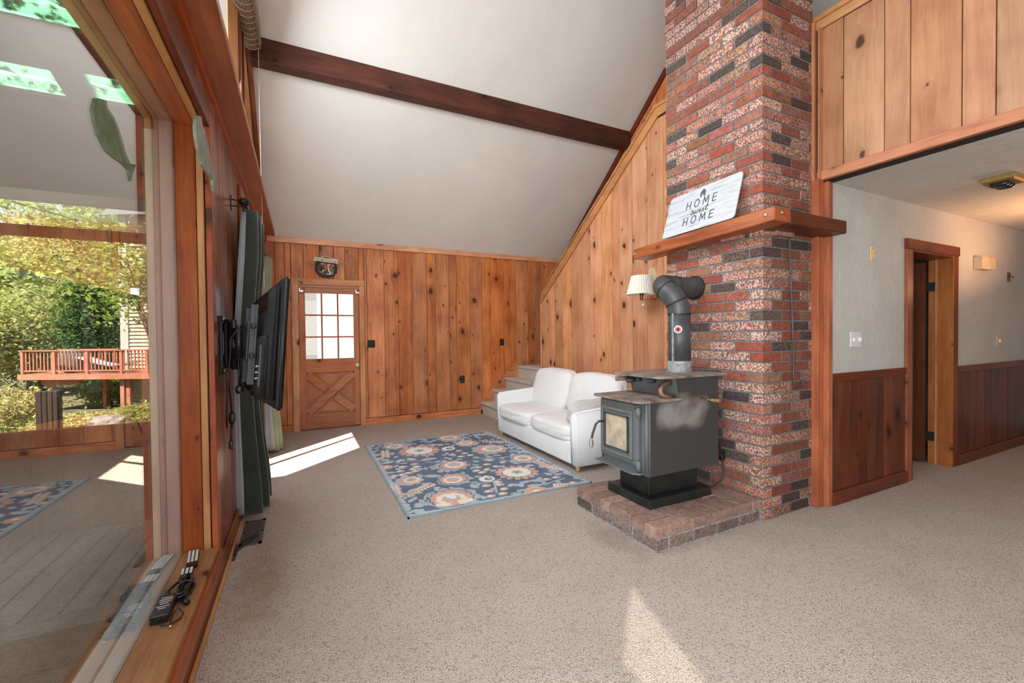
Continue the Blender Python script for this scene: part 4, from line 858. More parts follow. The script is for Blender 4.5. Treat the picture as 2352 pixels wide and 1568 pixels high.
# ------------------------------------------------------------------ sofa
def make_sofa():
    s = thing('sofa', 'white slipcovered two seat sofa against the pine stair wall', 'sofa', (2.7, 4.23, 0))
    box('base', 2.295, 3.16, 3.38, 5.09, 0.055, 0.27, 'sofa_white', s, 0.02, 3)
    box('back', 2.98, 3.19, 3.36, 5.11, 0.10, 0.72, 'sofa_white', s, 0.05, 4)
    for y0, y1 in ((3.325, 3.43), (5.03, 5.115)):
        bm = bmesh.new(); pl = [(2.285, 0.05), (3.17, 0.05), (3.17, 0.62), (2.9, 0.60), (2.275, 0.555)]
        a = [bm.verts.new((p[0], y0, p[1])) for p in pl]; b = [bm.verts.new((p[0], y1, p[1])) for p in pl]
        bm.faces.new(a); bm.faces.new(b)
        for i in range(5): bm.faces.new((a[i], a[(i+1) % 5], b[(i+1) % 5], b[i]))
        bmesh.ops.recalc_face_normals(bm, faces=bm.faces); bmesh.ops.bevel(bm, geom=bm.edges[:], offset=0.022, segments=3, affect='EDGES')
        addbm('arm', bm, 'sofa_white', s, True)
    soft('seat_cushion', (2.62, 3.85, 0.335), (0.355, 0.415, 0.083), 'sofa_white', s, 6, 16, (0.0, 0.0, 0.22), 0.003, seed=1); soft('seat_cushion', (2.62, 4.665, 0.335), (0.375, 0.405, 0.083), 'sofa_white', s, 6, 16, (0, 0, 0.22), 0.003, seed=2)
    soft('back_cushion', (2.89, 3.83, 0.615), (0.105, 0.43, 0.245), 'sofa_white', s, 4.5, 16, (0.35, 0, 0.03), 0.004, 0, (0.22, 0, 0), 3); soft('back_cushion', (2.89, 4.68, 0.615), (0.105, 0.42, 0.245), 'sofa_white', s, 4.5, 16, (0.35, 0, 0.03), 0.004, 0, (0.22, 0, 0), 4)
    soft('arm_cushion', (2.64, 3.50, 0.515), (0.315, 0.085, 0.125), 'sofa_grey', s, 3.5, 16, (0.0, 0.2, 0.1), 0.006, 0, (0, -0.15, 0), 6)
    tube('piping', [(2.285, 3.327, 0.556), (2.6, 3.322, 0.580), (2.9, 3.322, 0.602), (3.15, 3.325, 0.618)], 0.006, 'sofa_white', s, 8)
    for x, y in ((2.335, 3.37), (2.335, 5.07), (3.12, 3.37), (3.12, 5.07)): lathe('leg', [(0.018, 0), (0.026, 0.058), (0.0, 0.058)], (x, y, 0.0), 'light_leg', s, seg=12)
make_sofa()

# ------------------------------------------------------------------ rug
def make_rug():
    X0, X1, Y0, Y1 = 0.665, 2.262, 3.057, 5.342
    r = thing('area_rug', 'navy floral area rug with cream and pink blooms', 'rug', ((X0+X1)/2, (Y0+Y1)/2, 0))
    box('pile', X0+0.006, X1-0.006, Y0+0.006, Y1-0.006, 0.001, 0.010, 'rug_blue', r)
    boxes('binding', [(X0, X0+0.012, Y0, Y1, 0.0, 0.011), (X1-0.012, X1, Y0, Y1, 0.0, 0.011), (X0, X1, Y0, Y0+0.012, 0.0, 0.011), (X0, X1, Y1-0.012, Y1, 0.0, 0.011)], 'rug_edge', r)
    rnd = random.Random(3); G = {k: ([], []) for k in ('rug_light', 'rug_cream', 'rug_pink', 'rug_white', 'rug_blue', 'rug_orange')}
    lay = {'rug_light': 0.0118, 'rug_pink': 0.0126, 'rug_orange': 0.0127, 'rug_cream': 0.0134, 'rug_white': 0.0133, 'rug_blue': 0.0142}
    def poly(mat, pts, dz=0.0):
        pts = [(min(max(p[0], X0+0.012), X1-0.012), min(max(p[1], Y0+0.012), Y1-0.012)) for p in pts]
        vs, fs = G[mat]; k = len(vs); z = lay[mat]+dz+rnd.uniform(0, 0.0005); n = len(pts)
        c = (sum(p[0] for p in pts)/n, sum(p[1] for p in pts)/n)
        vs.append((c[0], c[1], z)); vs += [(p[0], p[1], z) for p in pts]; vs += [(p[0], p[1], 0.0098) for p in pts]
        for i in range(n):
            j = (i+1) % n; fs.append((k, k+1+i, k+1+j)); fs.append((k+1+i, k+1+n+i, k+1+n+j, k+1+j))
    def ring(mat, cx, cy, rad, lob, amp, ph=0, n=64, asp=1.0, dz=0.0):
        poly(mat, [(cx+rad*(1+amp*abs(math.sin(lob*a/2+ph))-amp*0.5)*math.cos(a), cy+asp*rad*(1+amp*abs(math.sin(lob*a/2+ph))-amp*0.5)*math.sin(a)) for a in [2*PI*i/n for i in range(n)]], dz)
    def ell(mat, cx, cy, rx, ry, ang=0.0, n=14, dz=0.0):
        poly(mat, [(cx+rx*math.cos(t)*math.cos(ang)-ry*math.sin(t)*math.sin(ang), cy+rx*math.cos(t)*math.sin(ang)+ry*math.sin(t)*math.cos(ang)) for t in [2*PI*i/n for i in range(n)]], dz)
    def leafp(mat, a, b, wd, dz=0.0):
        a, b = Vector(a), Vector(b); t = b-a; n = Vector((-t.y, t.x)).normalized(); m_ = 8; L = []; R = []
        for i in range(m_+1):
            f = i/m_; ww = wd*math.sin(PI*f)**0.7*(1+0.18*(i % 2)); L.append(a+t*f+n*ww); R.append(a+t*f-n*ww)
        poly(mat, [tuple(p) for p in L+R[::-1][1:-1]], dz)
    def stem(pts, wd):
        P = []
        for i in range(len(pts)-1):
            for k in range(8): P.append(Vector(pts[i]).lerp(Vector(pts[i+1]), k/8))
        P.append(Vector(pts[-1]))
        Q = [sum((P[max(0, min(len(P)-1, i+d))] for d in range(-3, 4)), Vector((0, 0)))/7 for i in range(len(P))]
        vs, fs = G['rug_light']; k = len(vs); z = lay['rug_light']-0.0003
        for i, p in enumerate(Q):
            t = (Q[min(i+1, len(Q)-1)]-Q[max(i-1, 0)]); t = t.normalized() if t.length > 0 else Vector((1, 0)); n = Vector((-t.y, t.x))*wd/2
            for q in (p+n, p-n): vs.append((min(max(q.x, X0+.012), X1-.012), min(max(q.y, Y0+.012), Y1-.012), z))
        for i in range(len(Q)-1): fs.append((k+2*i, k+2*i+1, k+2*i+3, k+2*i+2))
    FL = [('sun', 1.179, 4.779, 0.229), ('sun', 1.803, 3.594, 0.204), ('bloom', 1.060, 3.272, 0.174), ('med', 1.347, 4.080, 0.141), ('med', 1.210, 3.688, 0.127), ('half', 0.861, 3.833, 0.103), ('med', 1.913, 4.461, 0.169), ('med', 2.080, 3.973, 0.129), ('small', 1.773, 4.858, 0.120), ('white', 1.497, 4.718, 0.075), ('white', 1.482, 3.554, 0.070), ('pink', 0.740, 4.331, 0.064), ('pink', 1.729, 3.083, 0.102), ('med', 0.970, 5.119, 0.125), ('med', 1.681, 5.211, 0.156)]
    BE = [(1.411, 3.400), (1.522, 3.369), (1.379, 3.267), (1.514, 3.257), (1.350, 3.159), (1.459, 3.166), (1.531, 3.430), (0.890, 4.275), (1.011, 4.309), (1.013, 4.210), (0.961, 4.155), (0.969, 4.082), (0.899, 4.052), (0.833, 4.033), (0.759, 4.030), (0.837, 4.141), (1.651, 3.955), (1.538, 3.906), (1.484, 3.819), (1.515, 3.746), (1.588, 3.798), (1.706, 3.852), (1.824, 3.950), (1.744, 4.072), (2.053, 3.302), (1.951, 3.296), (1.517, 4.344), (1.572, 4.567), (1.455, 4.449), (1.598, 4.446), (1.622, 4.345), (1.146, 5.110), (1.268, 5.009), (1.390, 4.960), (1.464, 4.921), (0.918, 4.501), (1.031, 4.481), (0.731, 4.668), (2.102, 3.110), (2.230, 4.338)]
    FE = [(0.836, 4.963, 0.796, 4.689), (1.007, 3.660, 0.719, 3.467), (0.701, 3.784, 0.687, 3.548), (2.127, 3.814, 2.181, 3.448), (1.998, 5.200, 2.210, 5.170), (1.973, 4.823, 2.240, 4.661), (1.934, 3.133, 2.030, 3.084)]
    LE = [(1.101, 4.139, 1.212, 4.152), (0.999, 3.902, 1.146, 3.824), (1.105, 4.414, 1.276, 4.418), (0.854, 4.522, 0.706, 4.472), (1.347, 4.507, 1.404, 4.477), (1.608, 3.324, 1.677, 3.269), (1.720, 3.228, 1.856, 3.192), (1.798, 3.337, 1.933, 3.266), (2.181, 3.224, 2.239, 3.173), (0.759, 3.279, 0.912, 3.228), (1.281, 3.442, 1.345, 3.390), (2.124, 4.396, 2.230, 4.438), (1.860, 4.231, 1.913, 4.174), (0.995, 3.557, 1.050, 3.527), (0.686, 3.288, 0.737, 3.290), (0.717, 3.161, 0.811, 3.085), (1.509, 3.132, 1.587, 3.107), (0.959, 3.988, 0.989, 3.887), (1.334, 3.683, 1.385, 3.615), (1.060, 5.071, 1.088, 4.955), (2.182, 3.403, 2.226, 3.358)]
    ST = [[(0.854, 4.522), (0.984, 4.426), (1.129, 4.374), (1.279, 4.402)], [(1.117, 4.355), (1.225, 4.245)], [(1.042, 3.660), (1.166, 3.539), (1.294, 3.556), (1.390, 3.515)], [(1.316, 3.535), (1.409, 3.457), (1.543, 3.472), (1.602, 3.501)], [(1.522, 3.483), (1.407, 3.169)], [(1.997, 3.469), (2.145, 3.379), (2.243, 3.253)], [(1.848, 3.178), (1.976, 3.224), (2.122, 3.245)], [(1.581, 4.240), (1.788, 4.102), (1.984, 4.108)], [(1.803, 4.067), (1.930, 3.920), (2.068, 3.820)], [(2.161, 4.543), (2.100, 4.313), (2.240, 4.167)], [(0.849, 3.305), (0.904, 3.450), (0.984, 3.458)], [(0.850, 3.231), (0.948, 3.123), (1.099, 3.101), (1.237, 3.132)], [(0.664, 4.210), (0.767, 4.133)], [(1.187, 4.069), (1.209, 3.965), (1.282, 3.926)]]
    for k, x, y, rr in FL:
        if k == 'sun':
            
            for i in range(15):
                a = 2*PI*i/15+0.1; ell('rug_pink', x+rr*0.80*math.cos(a), y+rr*0.80*math.sin(a), rr*0.22, rr*0.145, a)
            ring('rug_blue', x, y, rr*0.70, 11, 0.08, dz=-0.0012); ring('rug_cream', x, y, rr*0.66, 11, 0.10)
            for i in range(11):
                a = 2*PI*i/11; ell('rug_white', x+rr*0.42*math.cos(a), y+rr*0.42*math.sin(a), rr*0.15, rr*0.06, a, dz=0.0012)
            ring('rug_light', x, y, rr*0.22, 5, 0.6, dz=0.0025); ring('rug_blue', x, y, rr*0.08, 5, 0.1, dz=0.0005)
        elif k in ('med', 'small', 'bloom', 'half'):
            a = rnd.uniform(0, 6); ring('rug_light', x+rr*0.1*math.cos(a+2), y+rr*0.1*math.sin(a+2), rr*1.16, 9, 0.18); ring('rug_blue', x, y, rr*1.02, 15, 0.08, dz=-0.0022); ring('rug_pink', x, y, rr*0.95, 15, 0.12); ring('rug_cream', x+rr*0.12*math.cos(a), y+rr*0.12*math.sin(a), rr*0.68, 9, 0.14); ring('rug_pink', x+rr*0.15*math.cos(a), y+rr*0.15*math.sin(a), rr*0.42, 7, 0.2, dz=0.0016); ring('rug_light', x, y, rr*0.27, 7, 0.2, dz=0.0032)
            if k == 'bloom':
                ell('rug_cream', x-0.09, y-0.11, 0.07, 0.035, -0.4); ell('rug_cream', x+0.08, y-0.12, 0.07, 0.035, 0.4); ell('rug_white', x+0.0, y+0.02, 0.035, 0.06, 0.3, dz=0.0025); ell('rug_pink', x-0.02, y-0.13, 0.035, 0.03, 0, dz=0.0022)
        elif k == 'white': ring('rug_white', x, y, rr, 6, 0.08); ring('rug_blue', x+0.01, y-0.01, rr*0.5, 5, 0.1); ell('rug_pink', x+0.015, y-0.01, rr*0.25, rr*0.3, 0.5, dz=0.003)
        else: ring('rug_pink', x, y, rr, 8, 0.15); ring('rug_orange', x, y, rr*0.6, 6, 0.1, dz=0.0005); ring('rug_cream', x, y, rr*0.3, 5, 0.1)
    for p in ST: stem(p, 0.020)
    for x, y in BE:
        a = rnd.uniform(-0.5, 0.6); ell('rug_light', x, y, 0.043, 0.032, a); ell('rug_pink' if rnd.random() < 0.6 else 'rug_orange', x, y, 0.036, 0.025, a); ell('rug_cream', x-0.008*math.cos(a), y+0.002, 0.020, 0.016, a)
    for x0, y0, x1, y1 in FE:
        d = Vector((x1-x0, y1-y0)); L = d.length; d.normalize(); n = Vector((-d.y, d.x)); m_ = max(4, int(L/0.035)); stem([(x0, y0), (x1, y1)], 0.014)
        for i in range(m_+1):
            c = Vector((x0, y0))+d*L*i/m_
            for sd in (-1, 1): q = c+n*sd*0.028; ell('rug_pink', q.x, q.y, 0.026, 0.014, math.atan2((n*sd+d*0.6).y, (n*sd+d*0.6).x)); ell('rug_cream', q.x-n.x*sd*.006, q.y-n.y*sd*.006, 0.015, 0.009, math.atan2((n*sd+d*0.6).y, (n*sd+d*0.6).x))
    for x0, y0, x1, y1 in LE: leafp('rug_light', (x0, y0), (x1, y1), max(0.022, 0.22*math.hypot(x1-x0, y1-y0)))
    # paler leaf fill near the borders
    taken = [(x, y, rr*1.05) for _, x, y, rr in FL]+[(x, y, 0.04) for x, y in BE]
    for _ in range(1600):
        x, y = rnd.uniform(X0+0.03, X1-0.03), rnd.uniform(Y0+0.03, Y1-0.03); edge = min(x-X0, X1-x, y-Y0, Y1-y)
        if edge > 0.09 and rnd.random() < 0.72: continue
        if any((x-a)**2+(y-b)**2 < (c+0.025)**2 for a, b, c in taken): continue
        a = rnd.uniform(0, 6); leafp('rug_light', (x, y), (x+0.08*math.cos(a), y+0.08*math.sin(a)), 0.020); taken.append((x, y, 0.02))
    # a border row of pale scrolls
    for t in frange(Y0+0.03, Y1-0.03, 0.055): ell('rug_light', X0+0.03, t, 0.022, 0.030, rnd.uniform(0, 3)); ell('rug_light', X1-0.03, t, 0.022, 0.030, rnd.uniform(0, 3))
    for t in frange(X0+0.03, X1-0.03, 0.055): ell('rug_light', t, Y0+0.028, 0.034, 0.018, rnd.uniform(-.3, .3)); ell('rug_light', t, Y1-0.03, 0.034, 0.018, rnd.uniform(-.3, .3))
    nm = {'rug_light': 'leaf_motif', 'rug_cream': 'cream_petals', 'rug_pink': 'pink_petals', 'rug_white': 'white_petals', 'rug_blue': 'navy_detail', 'rug_orange': 'orange_petals'}
    for k, (vs, fs) in G.items():
        if vs: o = add(nm[k], vs, fs, k, r, recalc=False); o['kind'] = 'stuff'
make_rug()

# ------------------------------------------------------------------ stairs
def make_stairs():
    s = thing('staircase', 'carpeted beige stair steps rising along the pine wall', 'stairs', (3.0, 6.1, 0))
    xs = [2.656, 2.861, 3.096, 3.321]; zs = [0.2, 0.395, 0.58, 0.775]; y0, y1 = 5.66, 6.585
    for i, (x, z) in enumerate(zip(xs, zs)):
        xe = (xs[i+1]+0.02) if i < 3 else 4.24; zb = zs[i-1]-0.02 if i else 0.0; ya = y0 if i < 3 else 5.60
        nose = [(x+0.028, zb), (x+0.022, z-0.06), (x+0.008, z-0.045), (x-0.004, z-0.022), (x-0.002, z-0.006), (x+0.012, z), (xe+0.03, z), (xe+0.03, zb)]
        if i == 3:
            prism('step', nose[:5]+[(x+0.012, z), (XS-0.016, z), (XS-0.016, zb)], 'xz', ya, y1, 'stair_carpet', s); box('landing', XS-0.016, 4.24, 5.93, y1, zb, z, 'stair_carpet', s)
        else: prism('step', nose, 'xz', ya, y1, 'stair_carpet', s)
        if i: box('stringer', x+0.03, min(xe, XS-0.02), ya-0.02, ya, zb-(0.18 if i > 1 else 0.15), z-0.055, pine('x'), s)
    prism('skirt', [(2.63, 0.095), (2.68, 0.24), (3.32, 0.86), (3.42, 0.86), (3.42, 0.3), (2.8, 0.0)], 'xz', 6.586, 6.597, pine_far('x'), s)
make_stairs()

# ------------------------------------------------------------------ television and mount
def make_tv():
    P0 = Vector((-0.100, 2.29, 0.955)); U = Vector((-0.215, 1.15, -0.035)).normalized(); V = Vector((0.075, 0.0, 1.0)); V = (V-U*V.dot(U)).normalized(); N = U.cross(V); N = N if N.x < 0 else -N
    W, H = 1.10, 0.635
    tv = thing('television', 'flat black television seen from behind on a wall arm', 'television', tuple(P0+U*W/2))
    def T(u, v, n): return P0+U*u+V*v+N*n
    def bt(nm, u0, u1, v0, v1, n0, n1, mat, par, bev=0.0, seg=1):
        bm = bmesh.new(); vv = [bm.verts.new(T(*p)) for p in bverts(u0, u1, v0, v1, n0, n1)]
        for f in BF: bm.faces.new([vv[i] for i in f])
        if bev: bmesh.ops.bevel(bm, geom=bm.edges[:], offset=bev, segments=seg, affect='EDGES')
        return addbm(nm, bm, mat, par, seg > 2)
    bt('bezel', 0, W, 0, H, -0.022, 0.006, 'black_plastic', tv, 0.008, 3); bt('screen', 0.02, W-0.02, 0.03, H-0.02, -0.0235, -0.020, 'tv_screen', tv)
    bs = bt('back_shell', 0.035, W-0.03, 0.03, H-0.03, 0.004, 0.034, 'black_matte', tv, 0.018, 3); bt('lower_shell', 0.15, W-0.15, 0.04, 0.36, 0.02, 0.058, 'black_matte', tv, 0.015, 3)
    vl = bt('vent_slots', 0.30, W-0.2, H-0.115, H-0.06, 0.033, 0.0355, 'black_plastic', tv)
    for i in range(16): bt('vent_rib', 0.25, W-0.15, H-0.135+i*0.0055, H-0.1325+i*0.0055, 0.0335, 0.0365, 'black_plastic', bs)
    ip = bt('input_panel', 0.20, 0.30, 0.11, 0.27, 0.055, 0.062, 'black_plastic', tv, 0.004); bt('panel_edge', 0.185, 0.20, 0.10, 0.31, 0.05, 0.066, 'grey_metal', tv, 0.002)
    for i in range(3): q = T(0.245, 0.14+0.03*i, 0.062); vs, fs = lathegeo([(0.006, 0), (0.006, 0.012), (0, 0.012)], q, N, 10); add('jack', vs, fs, 'chrome', ip)
    for i in range(5): bt('foot_rib', 0.22+0.12*i, 0.30+0.12*i, 0.015, 0.045, 0.0, 0.04, 'black_matte', tv, 0.01, 2)
    mt = thing('tv_wall_mount', 'black folding arm mount fixed to the board wall behind the television', 'mount', (XL, 3.08, 1.25))
    for u in (0.40, 0.66):
        a = T(u, 0.115, 0.060); 
        bt('bracket_rail', u-0.014, u+0.014, 0.10, 0.53, 0.060, 0.072, 'grey_metal', mt, 0.003); bt('bracket_rail', u+0.012, u+0.016, 0.10, 0.53, 0.060, 0.092, 'grey_metal', mt)
    for v in (0.24, 0.40): bt('bracket_bar', 0.36, 0.70, v, v+0.028, 0.07, 0.09, 'black_plastic', mt, 0.003)
    bt('pivot_plate', 0.47, 0.56, 0.23, 0.44, 0.088, 0.098, 'grey_metal', mt, 0.003)
    pc = T(0.515, 0.33, 0.13); tube('pivot', [pc+Vector((0, 0, -0.09)), pc+Vector((0, 0, 0.09))], 0.016, 'black_plastic', mt, 12)
    box('wall_plate', XL+0.001, XL+0.014, 2.90, 3.30, 1.385, 1.425, 'black_plastic', mt, 0.003); box('wall_plate', XL+0.001, XL+0.014, 2.90, 3.30, 1.09, 1.13, 'black_plastic', mt, 0.003)
    for y in (2.915, 3.10): box('wall_plate', XL+0.001, XL+0.018, y, y+0.035, 1.09, 1.425, 'black_plastic', mt, 0.003)
    for y in (2.95, 3.24):
        for z in (1.405, 1.11): lathe('bolt', [(0.009, 0), (0.009, 0.008), (0, 0.009)], (XL+0.014, y, z), 'chrome', mt, (1, 0, 0), 8)
    el = Vector((-0.335, 2.88, 1.25)); wp = Vector((XL+0.03, 3.10, 1.25))
    for z in (1.36, 1.17):
        for a, b in ((wp, el), (el, Vector((pc.x, pc.y, 1.25)))):
            d = (b-a); d.z = 0; t = d.normalized(); n = Vector((-t.y, t.x, 0))*0.013; zz = z if a is wp else z*0.6+1.27*0.4; h = 0.03
            q = [a+n, b+n, b-n, a-n]; vs = [(p.x, p.y, zz-h) for p in q]+[(p.x, p.y, zz+h) for p in q]; add('arm', vs, BF, 'black_plastic', mt)
    tube('elbow', [(el.x, el.y, 1.12), (el.x, el.y, 1.40)], 0.015, 'black_plastic', mt, 12); tube('elbow', [(wp.x, wp.y, 1.12), (wp.x, wp.y, 1.41)], 0.014, 'black_plastic', mt, 12)
    c = tube('drooping_cord', [T(0.5, 0.40, 0.11), T(0.40, 0.42, 0.13), Vector((-0.33, 2.75, 1.30)), Vector((-0.345, 2.74, 1.1)), Vector((-0.365, 2.78, 0.88)), Vector((-0.372, 2.84, 0.80)), Vector((-0.372, 2.87, 0.90)), Vector((-0.365, 2.85, 1.05)), Vector((-0.36, 2.90, 0.98)), Vector((-0.36, 2.95, 0.86))], 0.0045, 'black_plastic', None, 8)
    tag(c, 'thin black cord drooping from the television mount', 'cord')
    p = thing('hanging_plug', 'black plug block dangling on a cord below the television', 'plug', (-0.36, 2.96, 0.72)); soft('plug_body', (-0.36, 2.96, 0.835), (0.016, 0.022, 0.032), 'black_plastic', p, 5, 6); tube('plug_cord', [(-0.36, 2.96, 0.81), (-0.365, 2.95, 0.76), (-0.362, 2.93, 0.70)], 0.006, 'black_plastic', p, 8); soft('plug_tip', (-0.363, 2.93, 0.685), (0.012, 0.016, 0.026), 'black_plastic', p, 5, 6)
    for i, (u, v) in enumerate(((0.60, 0.19), (0.62, 0.13))): pass
    tube('rear_cable', [T(0.62, 0.28, 0.10), T(0.63, 0.22, 0.12), T(0.62, 0.15, 0.11), T(0.63, 0.08, 0.105)], 0.007, 'black_plastic', mt, 8); q = T(0.63, 0.06, 0.105); soft('cable_knob', tuple(q), (0.02, 0.02, 0.024), 'black_plastic', mt, 3, 6)
make_tv()

# ------------------------------------------------------------------ curtains
def curtain(name, label, y0, y1, zt, zb, prof, folds, mats, seed, lin_frac):
    """prof(f): (x_in, x_out) for f=0 top .. 1 bottom; pleats zigzag between them along y"""
    c = thing(name, label, 'curtain', ((prof(1)[0]+prof(1)[1])/2, (y0+y1)/2, zb)); rnd = random.Random(seed); NU, NV = folds*14, 26
    ph = [rnd.uniform(-0.5, 0.5) for _ in range(folds+2)]
    def surf(u, f, off=0.0):
        xi, xo_ = prof(f); k = u*folds; s = 0.5-0.5*math.cos(2*PI*k+0.35*math.sin(5*f+ph[int(k)]))
        x = xi+(xo_-xi)*s*(0.82+0.18*math.sin(3.1*k+seed)); y = y0+(y1-y0)*u*(1+0.06*math.sin(4*f))+0.012*math.sin(9*f+k)
        return (x+off, y, zt+(zb-zt)*f+0.01*math.sin(2*PI*k)*(1 if f > 0.98 else 0))
    vs, fs = [], []
    for j in range(NV+1):
        for i in range(NU+1): vs.append(surf(i/NU, j/NV))
    for j in range(NV):
        for i in range(NU): a = j*(NU+1)+i; fs.append((a, a+1, a+NU+2, a+NU+1))
    o = add('fabric', vs, fs, mats[0], c, True); so = o.modifiers.new('thick', 'SOLIDIFY'); so.thickness = 0.004
    # lining turned out along the near edge
    vs, fs = [], []
    for j in range(NV+1):
        f = j/NV; xi, xo_ = prof(f)
        for i in range(7): vs.append((xi-0.005-0.012*math.sin(i/6*PI)+(xo_-xi)*lin_frac*(i/6), y0-0.012-0.004*math.sin(i*2.0+5*f), zt-0.03+(zb+0.03-zt+0.03)*f))
    for j in range(NV):
        for i in range(6): a = j*7+i; fs.append((a, a+1, a+8, a+7))
    o = add('lining', vs, fs, mats[1], c, True); so = o.modifiers.new('thick', 'SOLIDIFY'); so.thickness = 0.003
    return c
def pA(f):
    xi = -0.345-0.055*min(1, f*2.2)-0.015*f; pinch = math.sin(PI*min(1, max(0, (f-0.15)/0.75)))
    return (xi, -0.228-0.045*pinch+0.028*max(0, (f-0.6)/0.4)**1.3)
def pB(f): return (-0.375+0.012*f, -0.275-0.02*math.sin(PI*f)+0.095*max(0, (f-0.35)/0.65))
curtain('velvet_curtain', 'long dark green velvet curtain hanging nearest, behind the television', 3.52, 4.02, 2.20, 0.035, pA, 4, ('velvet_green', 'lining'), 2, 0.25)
curtain('velvet_curtain', 'paler sunlit green curtain hanging by the corner near the entry door', 5.48, 5.80, 2.20, 0.02, pB, 4, ('velvet_sunlit', 'lining'), 4, 0.55)
def make_rod():
    r = thing('curtain_rod', 'thin black curtain rod with ornate ball finial on the window wall', 'rod', (-0.33, 4.6, 2.22))
    tube('rod', [(-0.325, 3.46, 2.215), (-0.325, 5.86, 2.215)], 0.008, 'black_plastic', r, 10)
    rn = random.Random(1)
    for i in range(12):
        a = i*PI/6; tube('finial_loop', [(-0.325+0.03*math.cos(a)*math.sin(t*PI/5), 3.43-0.035*math.cos(t*PI/5), 2.215+0.03*math.sin(a)*math.sin(t*PI/5)) for t in range(6)], 0.0045, 'black_plastic', r, 6)
    for y in (3.50, 5.84):
        for z in (2.20, 2.245): tube('bracket', [(XL+0.001, y, z), (-0.33, y, z-0.01 if z > 2.22 else z)], 0.004, 'black_plastic', r, 6)
        box('bracket_plate', XL+0.0005, XL+0.006, y-0.01, y+0.01, 2.17, 2.27, 'black_plastic', r)
make_rod()

# ------------------------------------------------------------------ blind with cord
def make_blind():
    b = thing('bamboo_blind', 'rolled bamboo shade tied under the ceiling by the gable window', 'blind', (-0.345, 3.7, 4.0))
    a0, a1 = Vector((-0.365, 2.86, 4.07)), Vector((-0.365, 4.70, 4.07)); d = (a1-a0).normalized(); L = (a1-a0).length
    vs, fs = [], []; n = 46
    for j in range(2):
        p = a0 if j == 0 else a1
        for k in range(n): a = 2*PI*k/n; r = 0.078+(0.003 if k % 2 else -0.002); vs.append((p.x+r*math.cos(a), p.y, p.z+r*math.sin(a)*1.15))
    for k in range(n): fs.append((k, (k+1) % n, n+(k+1) % n, n+k))
    fs.append(tuple(range(n-1, -1, -1))); fs.append(tuple(range(n, 2*n))); add('roll', vs, fs, 'bamboo', b)
    for i in range(24):
        y = 2.95+i*0.076; tube('thread', [(-0.365+0.083*math.cos(t*PI/12), y, 4.07+0.095*math.sin(t*PI/12)) for t in range(24)], 0.0022, 'string', b, 5, True)
    box('hanging_slats', -0.30, -0.285, 2.86, 4.70, 4.0, 4.18, 'bamboo', b)
    c = tube('blind_cord', [(-0.30, 4.62, 3.96), (-0.30, 4.60, 3.5), (-0.297, 4.59, 2.8), (-0.292, 4.59, 2.3), (-0.286, 4.58, 1.75)], 0.0035, 'string', None, 6); tag(c, 'long pale blind cord hanging before the green curtains', 'cord')
make_blind()

